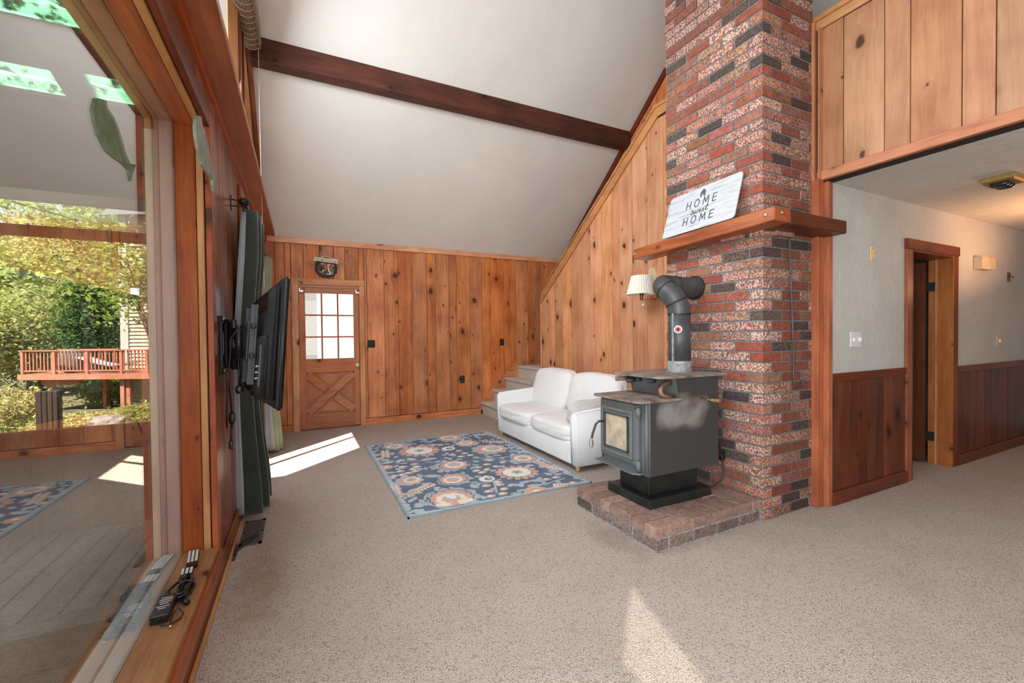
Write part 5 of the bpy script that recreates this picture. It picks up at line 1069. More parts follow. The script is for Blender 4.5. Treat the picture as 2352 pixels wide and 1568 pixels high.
# ------------------------------------------------------------------ sill clutter
def make_sill():
    z = 0.2015
    def remote(nm, lab, c, L, Wd, ang, rows):
        r = thing(nm, lab, 'remote', (c[0], c[1], z)); ca, sa = math.cos(ang), math.sin(ang)
        def T(u, v, h): return (c[0]+u*ca-v*sa, c[1]+u*sa+v*ca, z+h)
        def bx(n2, u0, u1, v0, v1, h0, h1, mt_, bev=0, par=None):
            bm = bmesh.new(); vv = [bm.verts.new(T(*p)) for p in bverts(u0, u1, v0, v1, h0, h1)]
            for f in BF: bm.faces.new([vv[i] for i in f])
            if bev: bmesh.ops.bevel(bm, geom=bm.edges[:], offset=bev, segments=2, affect='EDGES')
            return addbm(n2, bm, mt_, par or r)
        bd = bx('body', -Wd/2, Wd/2, -L/2, L/2, 0, 0.018, 'black_plastic', 0.004)
        for i in range(rows):
            for j in range(3): u = -Wd/2+Wd*(j+0.5)/3; v = L/2-0.018-i*(L-0.05)/rows; bx('button', u-0.0052, u+0.0052, v-0.0045, v+0.0045, 0.0178, 0.0205, 'white_plastic', 0, bd)
    remote('remote_control', 'black remote with white buttons lying against the window jamb', (-0.492, 2.595), 0.185, 0.046, 0.13, 9)
    remote('remote_control', 'second black remote half under the coiled cable on the sill', (-0.487, 2.44), 0.11, 0.048, 0.10, 4)
    a = thing('power_adapter', 'black laptop style power brick lying on the window sill', 'adapter', (-0.505, 2.16, z)); o = box('brick', -0.535, -0.475, 2.075, 2.235, z, z+0.036, 'black_plastic', a, 0.005, 2)
    for i, (y, w_) in enumerate(((2.20, 0.018), (2.185, 0.022), (2.17, 0.02), (2.155, 0.014), (2.135, 0.022), (2.12, 0.012))): box('label_line', -0.505-w_, -0.505+w_, y, y+0.004, z+0.036, z+0.0364, 'white_ink', o)
    cb = thing('coiled_cable', 'bundle of coiled black cable with plugs on the window sill', 'cable', (-0.45, 2.27, z)); rn = random.Random(8)
    for k in range(7):
        cx, cy = -0.458+rn.uniform(-.008, .008), 2.29+rn.uniform(-.01, .01); rx, ry = rn.uniform(.012, .026), rn.uniform(.075, .10)
        tube('loop', [(cx+rx*math.cos(t*PI/9)+0.004*math.sin(3*t), cy+ry*math.sin(t*PI/9), z+0.006+0.005*k+0.003*math.sin(t)) for t in range(18)], 0.0042, 'black_plastic', cb, 7, True)
    tube('tie', [(-0.458+0.03*math.cos(t*PI/6), 2.29, z+0.025+0.024*math.sin(t*PI/6)) for t in range(12)], 0.004, 'black_plastic', cb, 6, True)
    tube('plug_lead', [(-0.455, 2.21, z+0.02), (-0.44, 2.18, z+0.015), (-0.432, 2.165, z+0.014)], 0.011, 'black_plastic', cb, 8); tube('plug_lead', [(-0.48, 2.36, z+0.02), (-0.505, 2.345, z+0.02), (-0.522, 2.31, z+0.015), (-0.524, 2.285, z+0.015)], 0.006, 'black_plastic', cb, 8); box('plug_head', -0.534, -0.512, 2.25, 2.285, z, z+0.022, 'black_plastic', cb, 0.003)
    tube('plug_lead', [(-0.50, 2.075, z+0.015), (-0.49, 2.05, z+0.006), (-0.46, 2.045, z+0.006), (-0.435, 2.07, z+0.006), (-0.432, 2.10, z+0.01), (-0.455, 2.13, z+0.02), (-0.468, 2.10, z+0.012), (-0.464, 2.055, z+0.008), (-0.459, 2.035, z+0.008)], 0.0035, 'black_plastic', cb, 7); tube('barrel_tip', [(-0.459, 2.035, z+0.008), (-0.457, 2.022, z+0.008)], 0.0045, 'chrome', cb, 8)
make_sill()
fs_ = [(2.294, 2.239), (2.395, 2.27), (2.541, 2.26), (2.548, 2.149), (2.648, 2.13), (2.728, 2.146), (2.662, 2.06), (2.578, 2.099), (2.376, 2.08), (2.283, 2.128), (2.254, 2.182)]
fish = [(2.25, 2.20), (2.28, 2.255), (2.34, 2.285), (2.385, 2.30), (2.40, 2.275), (2.47, 2.265), (2.54, 2.225), (2.60, 2.165), (2.655, 2.135), (2.735, 2.155), (2.70, 2.11), (2.665, 2.05), (2.635, 2.095), (2.57, 2.10), (2.48, 2.09), (2.38, 2.085), (2.30, 2.12), (2.26, 2.16)]
tag(prism('fish_cutout', fish, 'yz', -0.395, -0.383, 'sage'), 'flat sage green fish shaped cutout hung at the window casing', 'ornament')

# floor register
def make_vent():
    v = thing('floor_register', 'brown slotted floor register set in the carpet by the wall', 'register', (-0.30, 3.33, 0)); x0, x1, y0, y1 = -0.362, -0.238, 3.13, 3.53
    boxes('frame', [(x0, x0+0.018, y0, y1, 0, 0.007), (x1-0.018, x1, y0, y1, 0, 0.007), (x0, x1, y0, y0+0.025, 0, 0.007), (x0, x1, y1-0.025, y1, 0, 0.007), (x0, x1, 3.322, 3.338, 0, 0.007)], 'vent_brown', v); box('pit', x0+0.01, x1-0.01, y0+0.01, y1-0.01, 0.0005, 0.002, 'void', v)  # pit is a flat near-black sheet, the duct's shade put into its colour
    y = y0+0.03
    while y < y1-0.03:
        if abs(y-3.33) > 0.012: box('slat', x0+0.018, x1-0.018, y, y+0.006, 0.002, 0.006, 'vent_brown', v)
        y += 0.0125
    c = tube('loose_wire', [(-0.372, 3.02, 0.01), (-0.366, 3.10, 0.025), (-0.33, 3.20, 0.02), (-0.275, 3.27, 0.012), (-0.268, 3.255, 0.012), (-0.31, 3.16, 0.012), (-0.36, 3.08, 0.012), (-0.368, 2.95, 0.008)], 0.006, 'black_plastic', None, 8); tag(c, 'black wire looped over the floor register', 'wire')
    c = tube('pale_wire', [(-0.19, 5.66, 0.006), (-0.13, 5.62, 0.006), (-0.08, 5.66, 0.006), (-0.05, 5.72, 0.012), (-0.08, 5.78, 0.006), (-0.14, 5.75, 0.006)], 0.004, 'string', None, 6); tag(c, 'short pale wire curled on the carpet by the far curtain', 'wire')
make_vent()

# ------------------------------------------------------------------ switches, outlets, fittings
def plate_far(nm, lab, cat, x0, x1, z0, z1, kind):
    p = thing(nm, lab, cat, ((x0+x1)/2, YF, (z0+z1)/2)); cv = box('cover', x0, x1, YF-0.007, YF-0.001, z0, z1, 'black_matte', p, 0.002)
    if kind == 'switch':
        for x in ((x0*0.7+x1*0.3), (x0*0.3+x1*0.7)) if x1-x0 > 0.09 else ((x0+x1)/2,): box('toggle', x-0.006, x+0.006, YF-0.014, YF-0.006, (z0+z1)/2-0.012, (z0+z1)/2+0.012, 'black_plastic', cv)
    else:
        for z in (z0*0.72+z1*0.28, z0*0.28+z1*0.72): lathe('socket', [(0.017, 0), (0.017, 0.003), (0, 0.003)], ((x0+x1)/2, YF-0.007, z), 'grey_metal', cv, (0, -1, 0), 14)
plate_far('light_switch', 'square black double switch plate beside the entry door', 'switch', 0.888, 0.992, 1.131, 1.241, 'switch')
plate_far('light_switch', 'narrow black switch plate on the pine wall above the stairs', 'switch', 3.015, 3.085, 1.121, 1.232, 'switch')
plate_far('wall_outlet', 'black outlet low on the pine wall behind the sofa', 'outlet', 2.308, 2.38, 0.53, 0.647, 'outlet')
def hall_fit():
    y = HY
    b = thing('blank_plate', 'small brass blank plate high on the hall plaster', 'plate', (4.12, y, 1.92)); cv = box('cover', 4.09, 4.157, y-0.006, y-0.0005, 1.86, 1.975, 'gold_pale', b, 0.002)
    for z in (1.875, 1.96): lathe('screw', [(0.004, 0), (0.004, 0.002), (0, 0.002)], (4.123, y-0.006, z), 'brass_dark', cv, (0, -1, 0), 8)
    d = thing('dimmer_switch', 'white double dimmer plate with round knob left of the hall door', 'switch', (3.87, y, 1.22)); cv = box('cover', 3.80, 3.955, y-0.008, y-0.0005, 1.175, 1.295, 'white_plastic', d, 0.003); lathe('knob', [(0.022, 0), (0.022, 0.014), (0.016, 0.018), (0, 0.018)], (3.92, y-0.008, 1.235), 'white_plastic', cv, (0, -1, 0), 18); box('toggle', 3.832, 3.846, y-0.02, y-0.007, 1.222, 1.248, 'white_plastic', cv)
    c = thing('door_chime', 'small beige ribbed chime box right of the hall door', 'chime', (6.2, y, 1.95)); cv = box('case', 6.02, 6.30, y-0.07, y-0.0005, 1.90, 2.025, 'beige_plastic', c, 0.006, 2)
    for i in range(5): box('rib', 6.16+i*0.028, 6.172+i*0.028, y-0.082, y-0.069, 1.905, 2.02, 'beige_plastic', cv)
    s = thing('light_switch', 'pale single switch at the right of the hall', 'switch', (6.66, y, 1.18)); cv = box('cover', 6.615, 6.715, y-0.007, y-0.0005, 1.125, 1.24, 'beige_plastic', s, 0.002); box('toggle', 6.658, 6.674, y-0.02, y-0.006, 1.17, 1.198, 'white_plastic', cv)
    e = thing('key_hook', 'little dark wall hook high at the right of the hall', 'hook', (6.92, y, 1.87)); box('plate', 6.885, 6.955, y-0.01, y-0.0005, 1.82, 1.92, 'brass_dark', e, 0.002); tube('hook', [(6.92, y-0.008, 1.88), (6.92, y-0.035, 1.875), (6.92, y-0.035, 1.85)], 0.006, 'brass_dark', e, 6)
    # ceiling fixture
    f = thing('ceiling_light', 'small brass bar ceiling fixture with dark glass bulbs in the hall', 'light', (4.56, 1.24, 2.40)); cn = box('canopy', 4.47, 4.68, 1.155, 1.33, 2.362, 2.399, 'brass', f, 0.003)
    box('inner_tray', 4.48, 4.67, 1.165, 1.32, 2.352, 2.363, 'brass_dark', f)
    for i in range(3): soft('bulb', (4.525+0.05*i, 1.245, 2.345), (0.026, 0.05, 0.022), 'bulb_smoke', cn, 2.5, 8)
hall_fit()

# welcome plaque over the entry door
def make_welcome():
    wq = thing('welcome_plaque', 'twig wreath plaque reading WELCOME TO THE LAKE above the entry door', 'plaque', (0.345, 6.57, 2.25)); cx, cz = 0.345, 2.265; y = 6.585; rn = random.Random(4)
    for k in range(7): r = 0.118+rn.uniform(-.010, .010); tube('wreath_twig', [(cx+(r*1.12+0.004*math.sin(3*t+k))*math.cos(t*PI/16), y-0.01+0.008*math.sin(5*t+k), cz-0.008+(r+0.005*math.cos(4*t+k))*math.sin(t*PI/16)) for t in range(32)], 0.005, 'twig', wq, 5, True)
    for k in range(16):
        sd = -1 if k % 2 else 1; a = rn.uniform(-0.85, -0.2); L = rn.uniform(0.10, 0.17); x0 = cx+sd*0.10; z0 = 2.375
        tube('raffia', [(x0, y-0.02, z0), (x0+sd*L*0.5*math.cos(a), y-0.022, z0+0.5*L*math.sin(a)*0.8), (x0+sd*L*math.cos(a), y-0.02, z0+L*math.sin(a))], 0.0025, 'raffia', wq, 5)
    for k in range(8): tube('raffia', [(cx-0.11, y-0.018, 2.385+rn.uniform(-.01, .01)), (cx+rn.uniform(-.03, .03), y-0.02, 2.425+rn.uniform(-.01, .012)), (cx+0.11, y-0.018, 2.385+rn.uniform(-.01, .01))], 0.003, 'raffia', wq, 5)
    def P(pts, mat, d0, d1, nm): return prism(nm, [(cx+p[0], cz+p[1]) for p in pts], 'xz', y-d1, y-d0, mat, wq)
    bn = P([(-0.158, 0.135), (-0.15, 0.115), (-0.158, 0.088), (0.158, 0.062), (0.148, 0.088), (0.158, 0.118)], 'sign_cream', 0.02, 0.03, 'banner')
    l, wd = text_lines('WELCOME TO THE LAKE', 0.020, 0.24); sc = 0.27/wd
    multi('lettering', stroke_geo([[(p[0]*sc, p[1]) for p in ln] for ln in l], 0.0032, lambda x, z_, k: (cx-0.135+x, y-0.0305-0.0006*k, cz+0.100-0.080*x+z_)), 'dark_ink', bn)
    tree = [(-0.03, 0), (-0.012, 0.02), (-0.022, 0.02), (-0.008, 0.045), (-0.015, 0.045), (0, 0.08), (0.015, 0.045), (0.008, 0.045), (0.022, 0.02), (0.012, 0.02), (0.03, 0)]
    for ox, oz, sc in ((-0.085, -0.055, 1.6), (-0.045, -0.05, 1.2), (0.105, -0.075, 1.5), (0.01, -0.08, 0.7)): P([(ox+p[0]*sc, oz+p[1]*sc) for p in tree], 'pine_green', 0.0, 0.012, 'tree_cutout')
    P([(-0.11, -0.09), (-0.06, -0.11), (0.0, -0.115), (0.07, -0.105), (0.11, -0.085), (0.11, -0.06), (-0.11, -0.06)], 'craft_blue', 0.0, 0.010, 'water')
    P([(-0.105, -0.06), (-0.10, -0.10), (-0.09, -0.10), (-0.088, -0.078), (-0.06, -0.078), (-0.055, -0.105), (-0.046, -0.105), (-0.04, -0.07), (-0.028, -0.062), (-0.028, -0.05), (-0.045, -0.048), (-0.1, -0.05)], 'craft_brown', 0.012, 0.018, 'moose_body'); P([(-0.055, -0.05), (-0.052, -0.035), (-0.022, -0.035), (-0.026, -0.05)], 'sign_cream', 0.012, 0.018, 'moose_antler')
    P([(0.0, -0.078), (0.015, -0.098), (0.085, -0.098), (0.11, -0.066), (0.065, -0.085)], 'sign_cream', 0.012, 0.018, 'canoe')
    P([(0.045, -0.025), (0.095, -0.03), (0.10, -0.05), (0.09, -0.075), (0.05, -0.075)], 'craft_brown', 0.012, 0.017, 'cabin')
    P([(0.02, 0.035), (0.034, 0.052), (0.05, 0.045), (0.052, 0.03), (0.04, 0.036), (0.03, 0.026), (0.036, -0.02), (0.06, -0.08), (0.045, -0.085), (0.025, -0.045), (0.02, -0.01)], 'sign_cream', 0.014, 0.020, 'goose_neck')
    for ox, oz in ((-0.045, 0.05), (0.095, 0.035)): P([(ox+(0.014 if i % 2 == 0 else 0.006)*math.sin(i*PI/5), oz+(0.014 if i % 2 == 0 else 0.006)*math.cos(i*PI/5)) for i in range(10)], 'sign_cream', 0.008, 0.014, 'star')
make_welcome()

# ------------------------------------------------------------------ outdoors: porch
gr = box('lawn', -70, -0.72, -30, 80, -1.75, -1.45, 'soil'); tag(gr, 'rough sunlit ground sloping away beyond the porch', 'ground')
gr2 = box('terrace', -0.70, 6, 6.80, 12, -0.6, -0.12, 'gravel'); tag(gr2, 'pale gravel terrace outside the entry door', 'terrace')
def make_porch():
    p = thing('porch', 'covered timber porch outside the long window with grey deck boards', 'porch', (-1.8, 1.5, -1.45))
    x = -0.67; i = 0
    while x > -3.2: box('deck_board', x-0.132, x, 2.56, 4.10, -0.095, -0.06, deckgrey('y'), p, 0.003); x -= 0.143; i += 1
    x = -0.67
    while x > -3.2: box('step_board', x-0.136, x, -2.2, 2.44, -0.36, -0.33, porchw('y'), p, 0.003); x -= 0.143  # dark lowered boards: shadow on the near deck put into colour and level
    box('under_deck', -3.2, -0.67, 2.5, 4.1, -0.14, -0.12, 'void', p)
    box('joist_skirt', -3.2, -0.67, 4.0, 4.10, -0.35, -0.096, porchw('x'), p); 
    for a in (-0.75, -3.1):
        for y in (4.03, 0.5): box('pier', a-0.06, a+0.06, y-0.06, y+0.06, -1.45, -0.096, porchw('z'), p)
    xx = -0.69
    while xx > -3.15: box('knee_board', xx-0.16, xx-0.004, 4.10, 4.125, -0.095, 0.655, porchw('z'), p); xx -= 0.163
    box('knee_cap', -3.2, -0.69, 4.09, 4.14, 0.655, 0.672, porchw('x'), p)
    box('floor_beam', -3.2, -0.68, 2.46, 2.55, -0.20, 0.075, porchw('x'), p, 0.004); box('beam_cap', -3.2, -0.68, 2.455, 2.555, 0.075, 0.10, deckgrey('x'), p, 0.003); box('shade_riser', -3.2, -0.68, 2.44, 2.46, -0.33, -0.08, porchw('x'), p, 0.003)  # dark riser belongs to the painted shadow of the near deck
    box('header', -3.2, -0.70, 3.38, 3.42, 1.885, 1.945, porchw('x'), p); box('eave_board', -3.2, -0.69, 3.36, 3.42, 2.085, 2.14, wood('eave', (0.30, 0.28, 0.25), (0.2, 0.18, 0.16), 'x', 0, 0.8), p)
    for a in (-3.1,): box('post', a-0.05, a+0.05, 3.36, 3.44, -0.06, 2.1, porchw('z'), p)
    def rz(y): return 2.13+(3.42-y)*0.28
    holes = [(-1.62, -0.905, 2.44, 2.60), (-0.80, -0.634, 2.42, 2.58), (-1.62, -0.634, 1.90, 2.22)]
    strips = [(-3.2, -0.634, -2.2, 1.90), (-3.2, -1.62, 1.90, 2.22), (-3.2, -0.634, 2.22, 2.42), (-3.2, -1.62, 2.42, 2.60), (-0.905, -0.80, 2.42, 2.60), (-3.2, -0.634, 2.60, 3.42), (-1.62, -0.905, 2.42, 2.44), (-0.80, -0.634, 2.58, 2.60)]
    for x0, x1, y0, y1 in strips:
        add('roof_board', [(x0, y0, rz(y0)), (x1, y0, rz(y0)), (x1, y1, rz(y1)), (x0, y1, rz(y1)), (x0, y0, rz(y0)+0.04), (x1, y0, rz(y0)+0.04), (x1, y1, rz(y1)+0.04), (x0, y1, rz(y1)+0.04)], BF, porchw('x'), p)
    for x0, x1, y0, y1 in holes:
        n = max(3, int((y1-y0)/0.02)); vs = []; fs = []
        for k in range(n+1):
            y = y0+(y1-y0)*k/n; z = rz(y)+0.02+0.006*math.sin(k*PI/2); vs += [(x0, y, z), (x1, y, z)]
        for k in range(n): fs.append((2*k, 2*k+1, 2*k+3, 2*k+2))
        o = add('green_panel', vs, fs, 'green_panel', p); so = o.modifiers.new('thick', 'SOLIDIFY'); so.thickness = 0.002
make_porch()
st_ = thing('stump_post', 'short dark square post standing on the lawn beyond the porch', 'post', (-1.74, 4.5, -1.45))
for i, (a, b) in enumerate(((-1.80, -1.765), (-1.763, -1.735), (-1.733, -1.705), (-1.703, -1.675))): box('plank', a, b, 4.50, 4.58, -1.45, 0.905, wood('stump_wood', (0.06, 0.035, 0.022), (0.025, 0.015, 0.01), 'z', 0.1, 0.8, tint=0.4), st_, 0.004)

# neighbour house and deck, about sixteen metres away
ND = Vector((0.897, -0.441, 0)); NO = Vector((-9.43, 22.44, 0)); NB = Vector((0.441, 0.897, 0))
def np_(u, v, z): return tuple(NO+ND*u+NB*v+Vector((0, 0, z)))
def nbox(nm, u0, u1, v0, v1, z0, z1, mat, par): return add(nm, [np_(*q) for q in bverts(u0, u1, v0, v1, z0, z1)], BF, mat, par)
def make_neighbour():
    d = thing('raised_deck', 'raised red wooden deck with baluster railing on the neighbouring house', 'deck', np_(2.4, 1, -1.45))
    nbox('fascia', 0, 5.6, 0, 0.05, -0.20, 0.0, neighw('x'), d); nbox('deck_floor', 0.0, 5.6, 0.05, 1.5, -0.05, 0.0, neighw('x'), d); nbox('top_rail', 0.08, 5.6, -0.02, 0.12, 0.86, 0.90, neighw('x'), d); nbox('bottom_rail', 0.12, 5.6, 0.02, 0.07, 0.10, 0.15, neighw('x'), d)
    for u in (0.12, 1.30, 2.52, 3.80, 4.75): nbox('rail_post', u, u+0.10, 0.0, 0.10, 0.0, 0.87, neighw('z'), d)
    u = 0.28
    while u < 5.5: nbox('baluster', u, u+0.035, 0.03, 0.06, 0.14, 0.87, neighw('z'), d); u += 0.135
    u = 0.3
    while u < 2.4: nbox('baluster', u, u+0.035, 1.42, 1.45, 0.10, 0.87, neighw('z'), d); u += 0.2
    nbox('top_rail', 0.08, 2.45, 1.38, 1.48, 0.86, 0.90, neighw('x'), d)
    nbox('beam', 0.55, 2.0, 0.3, 0.45, -0.42, -0.20, neighw('x'), d)
    for u, v in ((0.72, 0.35), (2.0, 1.2), (3.62, 0.2), (3.80, 0.25)): nbox('support_post', u, u+0.15, v, v+0.15, -1.45, -0.20, neighw('z'), d)
    h = thing('neighbour_house', 'tan clapboard house wall with pale corner trim behind the trees', 'house', np_(6, 4, -1.45))
    nbox('core', 2.52, 8, 1.6, 7, -1.45, 6.4, 'siding', h); nbox('corner_trim', 2.48, 2.80, 1.52, 1.65, -1.4, 6.4, 'siding_trim', h)
    z = -1.4
    while z < 6.3:
        add('siding_board', [np_(2.8, 1.6, z), np_(8, 1.6, z), np_(8, 1.6, z+0.145), np_(2.8, 1.6, z+0.145), np_(2.8, 1.545, z), np_(8, 1.545, z), np_(8, 1.59, z+0.145), np_(2.8, 1.59, z+0.145)], BF, 'siding', h); z += 0.15
    add('roof', [np_(2.1, 1.1, 6.2), np_(8.4, 1.1, 6.2), np_(8.4, 4.3, 9.0), np_(2.1, 4.3, 9.0), np_(2.1, 7.4, 6.2), np_(8.4, 7.4, 6.2), np_(2.1, 4.3, 8.8), np_(8.4, 4.3, 8.8)], [(0, 1, 2, 3), (3, 2, 5, 4), (0, 3, 6), (1, 7, 2)], 'roof_grey', h)
    soft('grill_cover', np_(1.15, 0.9, 0.46), (0.40, 0.33, 0.46), 'roof_grey', None, 3, 8, wr=0.02)
make_neighbour()
for o in list(COL.objects):
    if o.name == 'grill_cover': tag(o, 'dark covered grill standing on the red deck', 'grill')
hm = add('hammock', [np_(*q) for q in ((1.55, 0.6, 0.62), (1.55, 1.2, 0.62), (2.2, 0.6, 0.40), (2.2, 1.2, 0.40), (2.9, 0.6, 0.26), (2.9, 1.2, 0.26), (3.5, 0.6, 0.36), (3.5, 1.2, 0.36))]+[np_(*q) for q in ((1.55, 0.6, 0.59), (1.55, 1.2, 0.59), (2.2, 0.6, 0.37), (2.2, 1.2, 0.37), (2.9, 0.6, 0.23), (2.9, 1.2, 0.23), (3.5, 0.6, 0.33), (3.5, 1.2, 0.33))],
    [(0, 1, 3, 2), (2, 3, 5, 4), (4, 5, 7, 6), (8, 10, 11, 9), (10, 12, 13, 11), (12, 14, 15, 13), (0, 2, 10, 8), (2, 4, 12, 10), (4, 6, 14, 12), (1, 9, 11, 3), (3, 11, 13, 5), (5, 13, 15, 7), (0, 8, 9, 1), (6, 7, 15, 14)], 'tarp'); tag(hm, 'grey and white lounger cloth lying on the red deck', 'lounger')

# trees
def leaves(rnd, n, pos, size):
    vs, fs = [], []
    for _ in range(n):
        p = pos(rnd); s = size*rnd.uniform(0.6, 1.3); a = Vector((rnd.gauss(0, 1), rnd.gauss(0, 1), rnd.gauss(0, 0.6))).normalized(); b = a.cross(Vector((rnd.gauss(0, 1), rnd.gauss(0, 1), rnd.gauss(0, 1)))).normalized()
        k = len(vs); vs += [p-a*s, p+b*s*0.55, p+a*s, p-b*s*0.55]; fs.append((k, k+1, k+2, k+3))
    return vs, fs
def tree(name, label, cat, base, h, crown, rad, n, size, mat, seed, trunk=0.12, group=None, nb=10):
    rnd = random.Random(seed); t = thing(name, label, cat, base, group); b = Vector(base); c = Vector(crown)
    top = Vector((c.x, c.y, min(c.z+rad[2]*0.5, b.z+h))); midp = b.lerp(top, 0.5)+Vector((rnd.uniform(-.1, .1)*h*0.2, rnd.uniform(-.1, .1)*h*0.2, 0))
    tube('trunk', [b, b.lerp(midp, 0.5), midp, top], [trunk, trunk*0.85, trunk*0.6, trunk*0.15], 'bark', t, 8)
    geos = []; tips = []
    for i in range(nb):
        f = rnd.uniform(0.35, 0.95); s = b.lerp(midp, f*2) if f < 0.5 else midp.lerp(top, f*2-1)
        d = Vector((rnd.gauss(0, 1), rnd.gauss(0, 1), rnd.gauss(0.25, 0.5))).normalized(); e = c+Vector((d.x*rad[0], d.y*rad[1], d.z*rad[2]))*rnd.uniform(0.6, 0.95); m_ = s.lerp(e, 0.5)+Vector((0, 0, 0.06*h*rnd.uniform(-.3, 1)))
        geos.append(tubegeo([s, m_, e], [trunk*0.35, trunk*0.22, trunk*0.06], 5)); tips += [e, m_.lerp(e, 0.5)]
    multi('branches', geos, 'bark', t, True)
    def pos(r):
        if r.random() < 0.75:
            q = r.choice(tips); s = 0.28; return q+Vector((r.gauss(0, s*rad[0]), r.gauss(0, s*rad[1]), r.gauss(0, s*rad[2])))
        d = Vector((r.gauss(0, 1), r.gauss(0, 1), r.gauss(0, 1))).normalized()*r.random()**0.4; return c+Vector((d.x*rad[0], d.y*rad[1], d.z*rad[2]))
    vs, fs = leaves(rnd, n, pos, size); o = add('foliage', vs, fs, mat, t, recalc=False); o['kind'] = 'stuff'; return t
# large leaved tree close to the porch, its branches hanging into view
def near_tree():
    rnd = random.Random(21); t = thing('leafy_tree', 'large leaved tree close beyond the porch with hanging branches', 'tree', (-6.2, 7.2, -1.45))
    tube('trunk', [(-6.2, 7.2, -1.45), (-6.1, 7.3, 0.6), (-5.9, 7.4, 2.6), (-5.7, 7.5, 5.0)], [0.16, 0.14, 0.11, 0.05], 'bark', t, 10)
    bl = [[(-6.05, 7.3, 1.3), (-5.2, 7.6, 1.75), (-4.3, 7.9, 2.35), (-3.5, 8.3, 2.75)], [(-6.0, 7.35, 1.9), (-5.0, 7.7, 2.2), (-4.1, 8.2, 2.35), (-3.3, 8.8, 2.2)], [(-5.95, 7.4, 2.6), (-4.9, 7.7, 3.1), (-3.9, 8.3, 3.3), (-3.0, 8.8, 3.1)], [(-6.1, 7.3, 0.7), (-5.3, 7.6, 0.75), (-4.5, 8.0, 1.0), (-3.6, 8.5, 1.35)], [(-5.9, 7.4, 3.0), (-5.0, 8.0, 3.6), (-4.0, 8.8, 3.9), (-3.2, 9.4, 3.7)], [(-6.05, 7.3, 1.5), (-5.6, 7.4, 1.7), (-5.0, 7.5, 1.75), (-4.4, 7.6, 1.6)]]
    multi('branches', [tubegeo(b, [0.045, 0.03, 0.018, 0.006], 6) for b in bl], 'bark', t, True)
    def pos(r):
        b = r.choice(bl[:3]+bl[4:]+[bl[1]]); i = r.choice((0, 1, 2, 2, 1)); q = Vector(b[i]).lerp(Vector(b[i+1]), r.random()); return q+Vector((r.gauss(0, 0.22), r.gauss(0, 0.22), r.gauss(-0.03, 0.15)))
    vs, fs = leaves(rnd, 1900, pos, 0.072); o = add('foliage', vs, fs, 'leaf_green', t, recalc=False); o['kind'] = 'stuff'
near_tree()
tree('leafy_tree', 'yellow green tree in front of the tan neighbouring house', 'tree', (-3.0, 14.3, -1.45), 6, (-3.95, 14.3, 2.7), (1.0, 1.0, 1.3), 2600, 0.065, 'leaf_green', 5, 0.09)
tree('dark_shrub', 'dense dark green tree left of the tan neighbouring house', 'tree', (-7.97, 25.1, -1.45), 6, (-7.97, 25.1, 1.6), (1.1, 1.1, 2.6), 6500, 0.10, 'leaf_dark', 6, 0.10)
tree('leafy_shrub', 'bright shrub growing under the red deck', 'shrub', (-7.0, 23.2, -1.45), 2, (-7.0, 23.2, -0.85), (0.9, 0.7, 0.6), 2600, 0.07, 'leaf_green', 7, 0.05)
tree('leafy_shrub', 'low bright shrub beside the tan house wall', 'shrub', (-4.26, 16.9, -1.45), 1, (-4.26, 16.9, -1.1), (0.9, 0.7, 0.38), 2200, 0.06, 'leaf_green', 17, 0.04)
spots = [(-13.6, 33.5, 'leaf_yellow', 'pale yellow tree at the left edge of the window view', 2.6, 3.4, 4.2), (-13.2, 28.8, 'leaf_yellow', 'yellow bushy tree far left beyond the lawn', 2.4, 1.6, 2.8), (-13.1, 36.6, 'leaf_olive', 'olive brown tree behind the red deck', 2.6, 4.6, 4.6), (-12.4, 39.6, 'leaf_green', 'mid green tree high behind the red deck', 2.8, 6.4, 5.0),
    (-10.9, 43.4, 'leaf_yellow', 'tall sunlit tree rising behind the tan house', 3.2, 8.0, 6.0), (-21.7, 50.9, 'leaf_green', 'big green tree in the far background', 4.4, 8.0, 7.5), (-19.0, 56.0, 'leaf_olive', 'broad olive tree in the far background', 4.6, 8.0, 8.0), (-10.6, 32.0, 'leaf_yellow', 'sunlit yellow green tree just left of the dark tree', 2.0, 2.0, 3.0), (-11.9, 30.4, 'leaf_olive', 'dry olive thicket above the red deck railing', 2.2, 0.8, 2.2)]
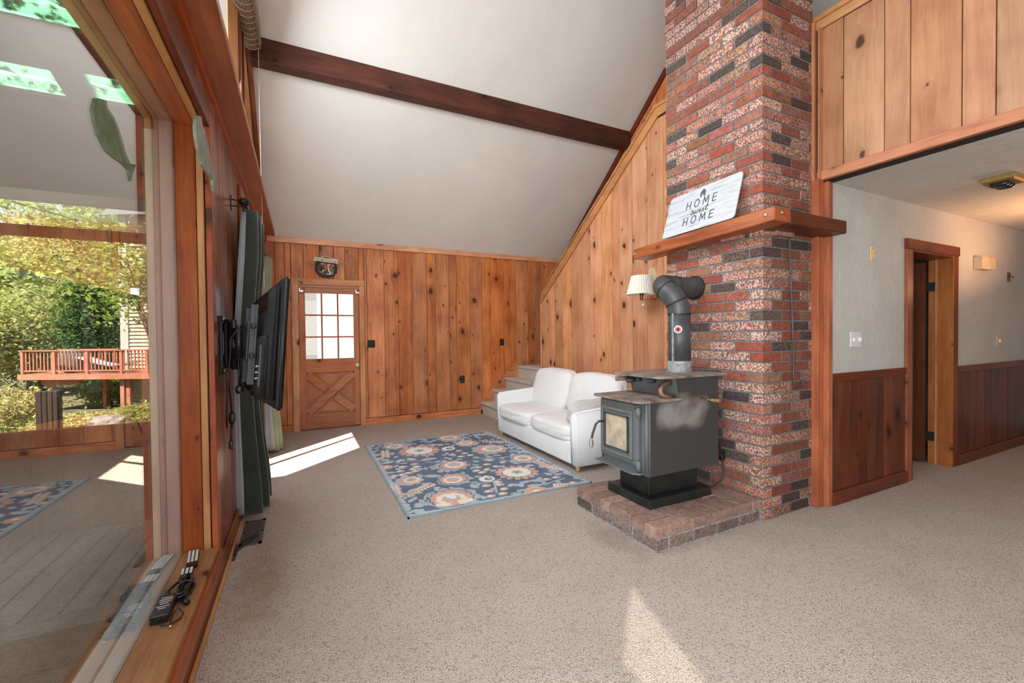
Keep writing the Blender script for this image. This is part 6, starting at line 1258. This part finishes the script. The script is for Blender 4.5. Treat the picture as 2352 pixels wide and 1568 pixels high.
for i, (x, y, mt_, lb, rx, cz, rz_) in enumerate(spots):
    tree('background_tree', lb, 'tree', (x, y, -1.45), 14, (x, y, cz), (rx, rx, rz_), (9500, 9500, 9500, 8000, 6500, 4200, 3600, 9500, 9500)[i], 0.105+0.05*(2 < i < 7), mt_, 40+i, 0.14, 'trees beyond the lawn', 16)
for i, (x, y, lb) in enumerate(((-7.8, 18.3, 'dry yellow bush at the left edge of the lawn'), (-11.4, 21.0, 'sprawling bush beyond the left end of the red deck'), (-6.1, 16.9, 'low brushy grass clump in front of the red deck posts'))):
    tree('low_bush', lb, 'bush', (x, y, -1.45), 1.6, (x, y, (-0.75, -0.5, -1.2)[i]), ((0.8, 1.4, 0.9)[i], (0.8, 1.2, 0.6)[i], (0.7, 0.95, 0.3)[i]), 2600, 0.06, 'leaf_olive' if i != 1 else 'leaf_yellow', 60+i, 0.03)
def grass():
    rnd = random.Random(9); vs, fs = [], []
    for _ in range(14000):
        d = rnd.uniform(7, 22); a = rnd.uniform(-0.62, -0.20); x, y = d*math.sin(a)*1.0, d*math.cos(a); s = rnd.uniform(0.05, 0.14); an = rnd.uniform(0, PI); k = len(vs); dx, dy = 0.03*math.cos(an), 0.03*math.sin(an)
        vs += [(x-dx, y-dy, -1.45), (x+dx, y+dy, -1.45), (x+rnd.uniform(-.06, .06), y+rnd.uniform(-.06, .06), -1.45+s*1.6)]; fs.append((k, k+1, k+2))
    o = add('lawn_grass', vs, fs, 'grass_leaf', None, recalc=False); o['kind'] = 'stuff'; tag(o, 'uneven sunlit grass covering the lawn', 'grass')
grass()
b = soft('garden_boulder', (-5.03, 16.6, -1.25), (0.5, 0.4, 0.30), 'stone', None, 2.6, 10, wr=0.05, seed=3); tag(b, 'grey boulder on the lawn near the window edge', 'boulder')
b = soft('covered_pile', (-9.1, 20.0, -1.2), (0.9, 0.4, 0.28), 'tarp', None, 2.6, 10, wr=0.05, seed=5); tag(b, 'pale tarp covered pile at the far left of the lawn', 'tarp')
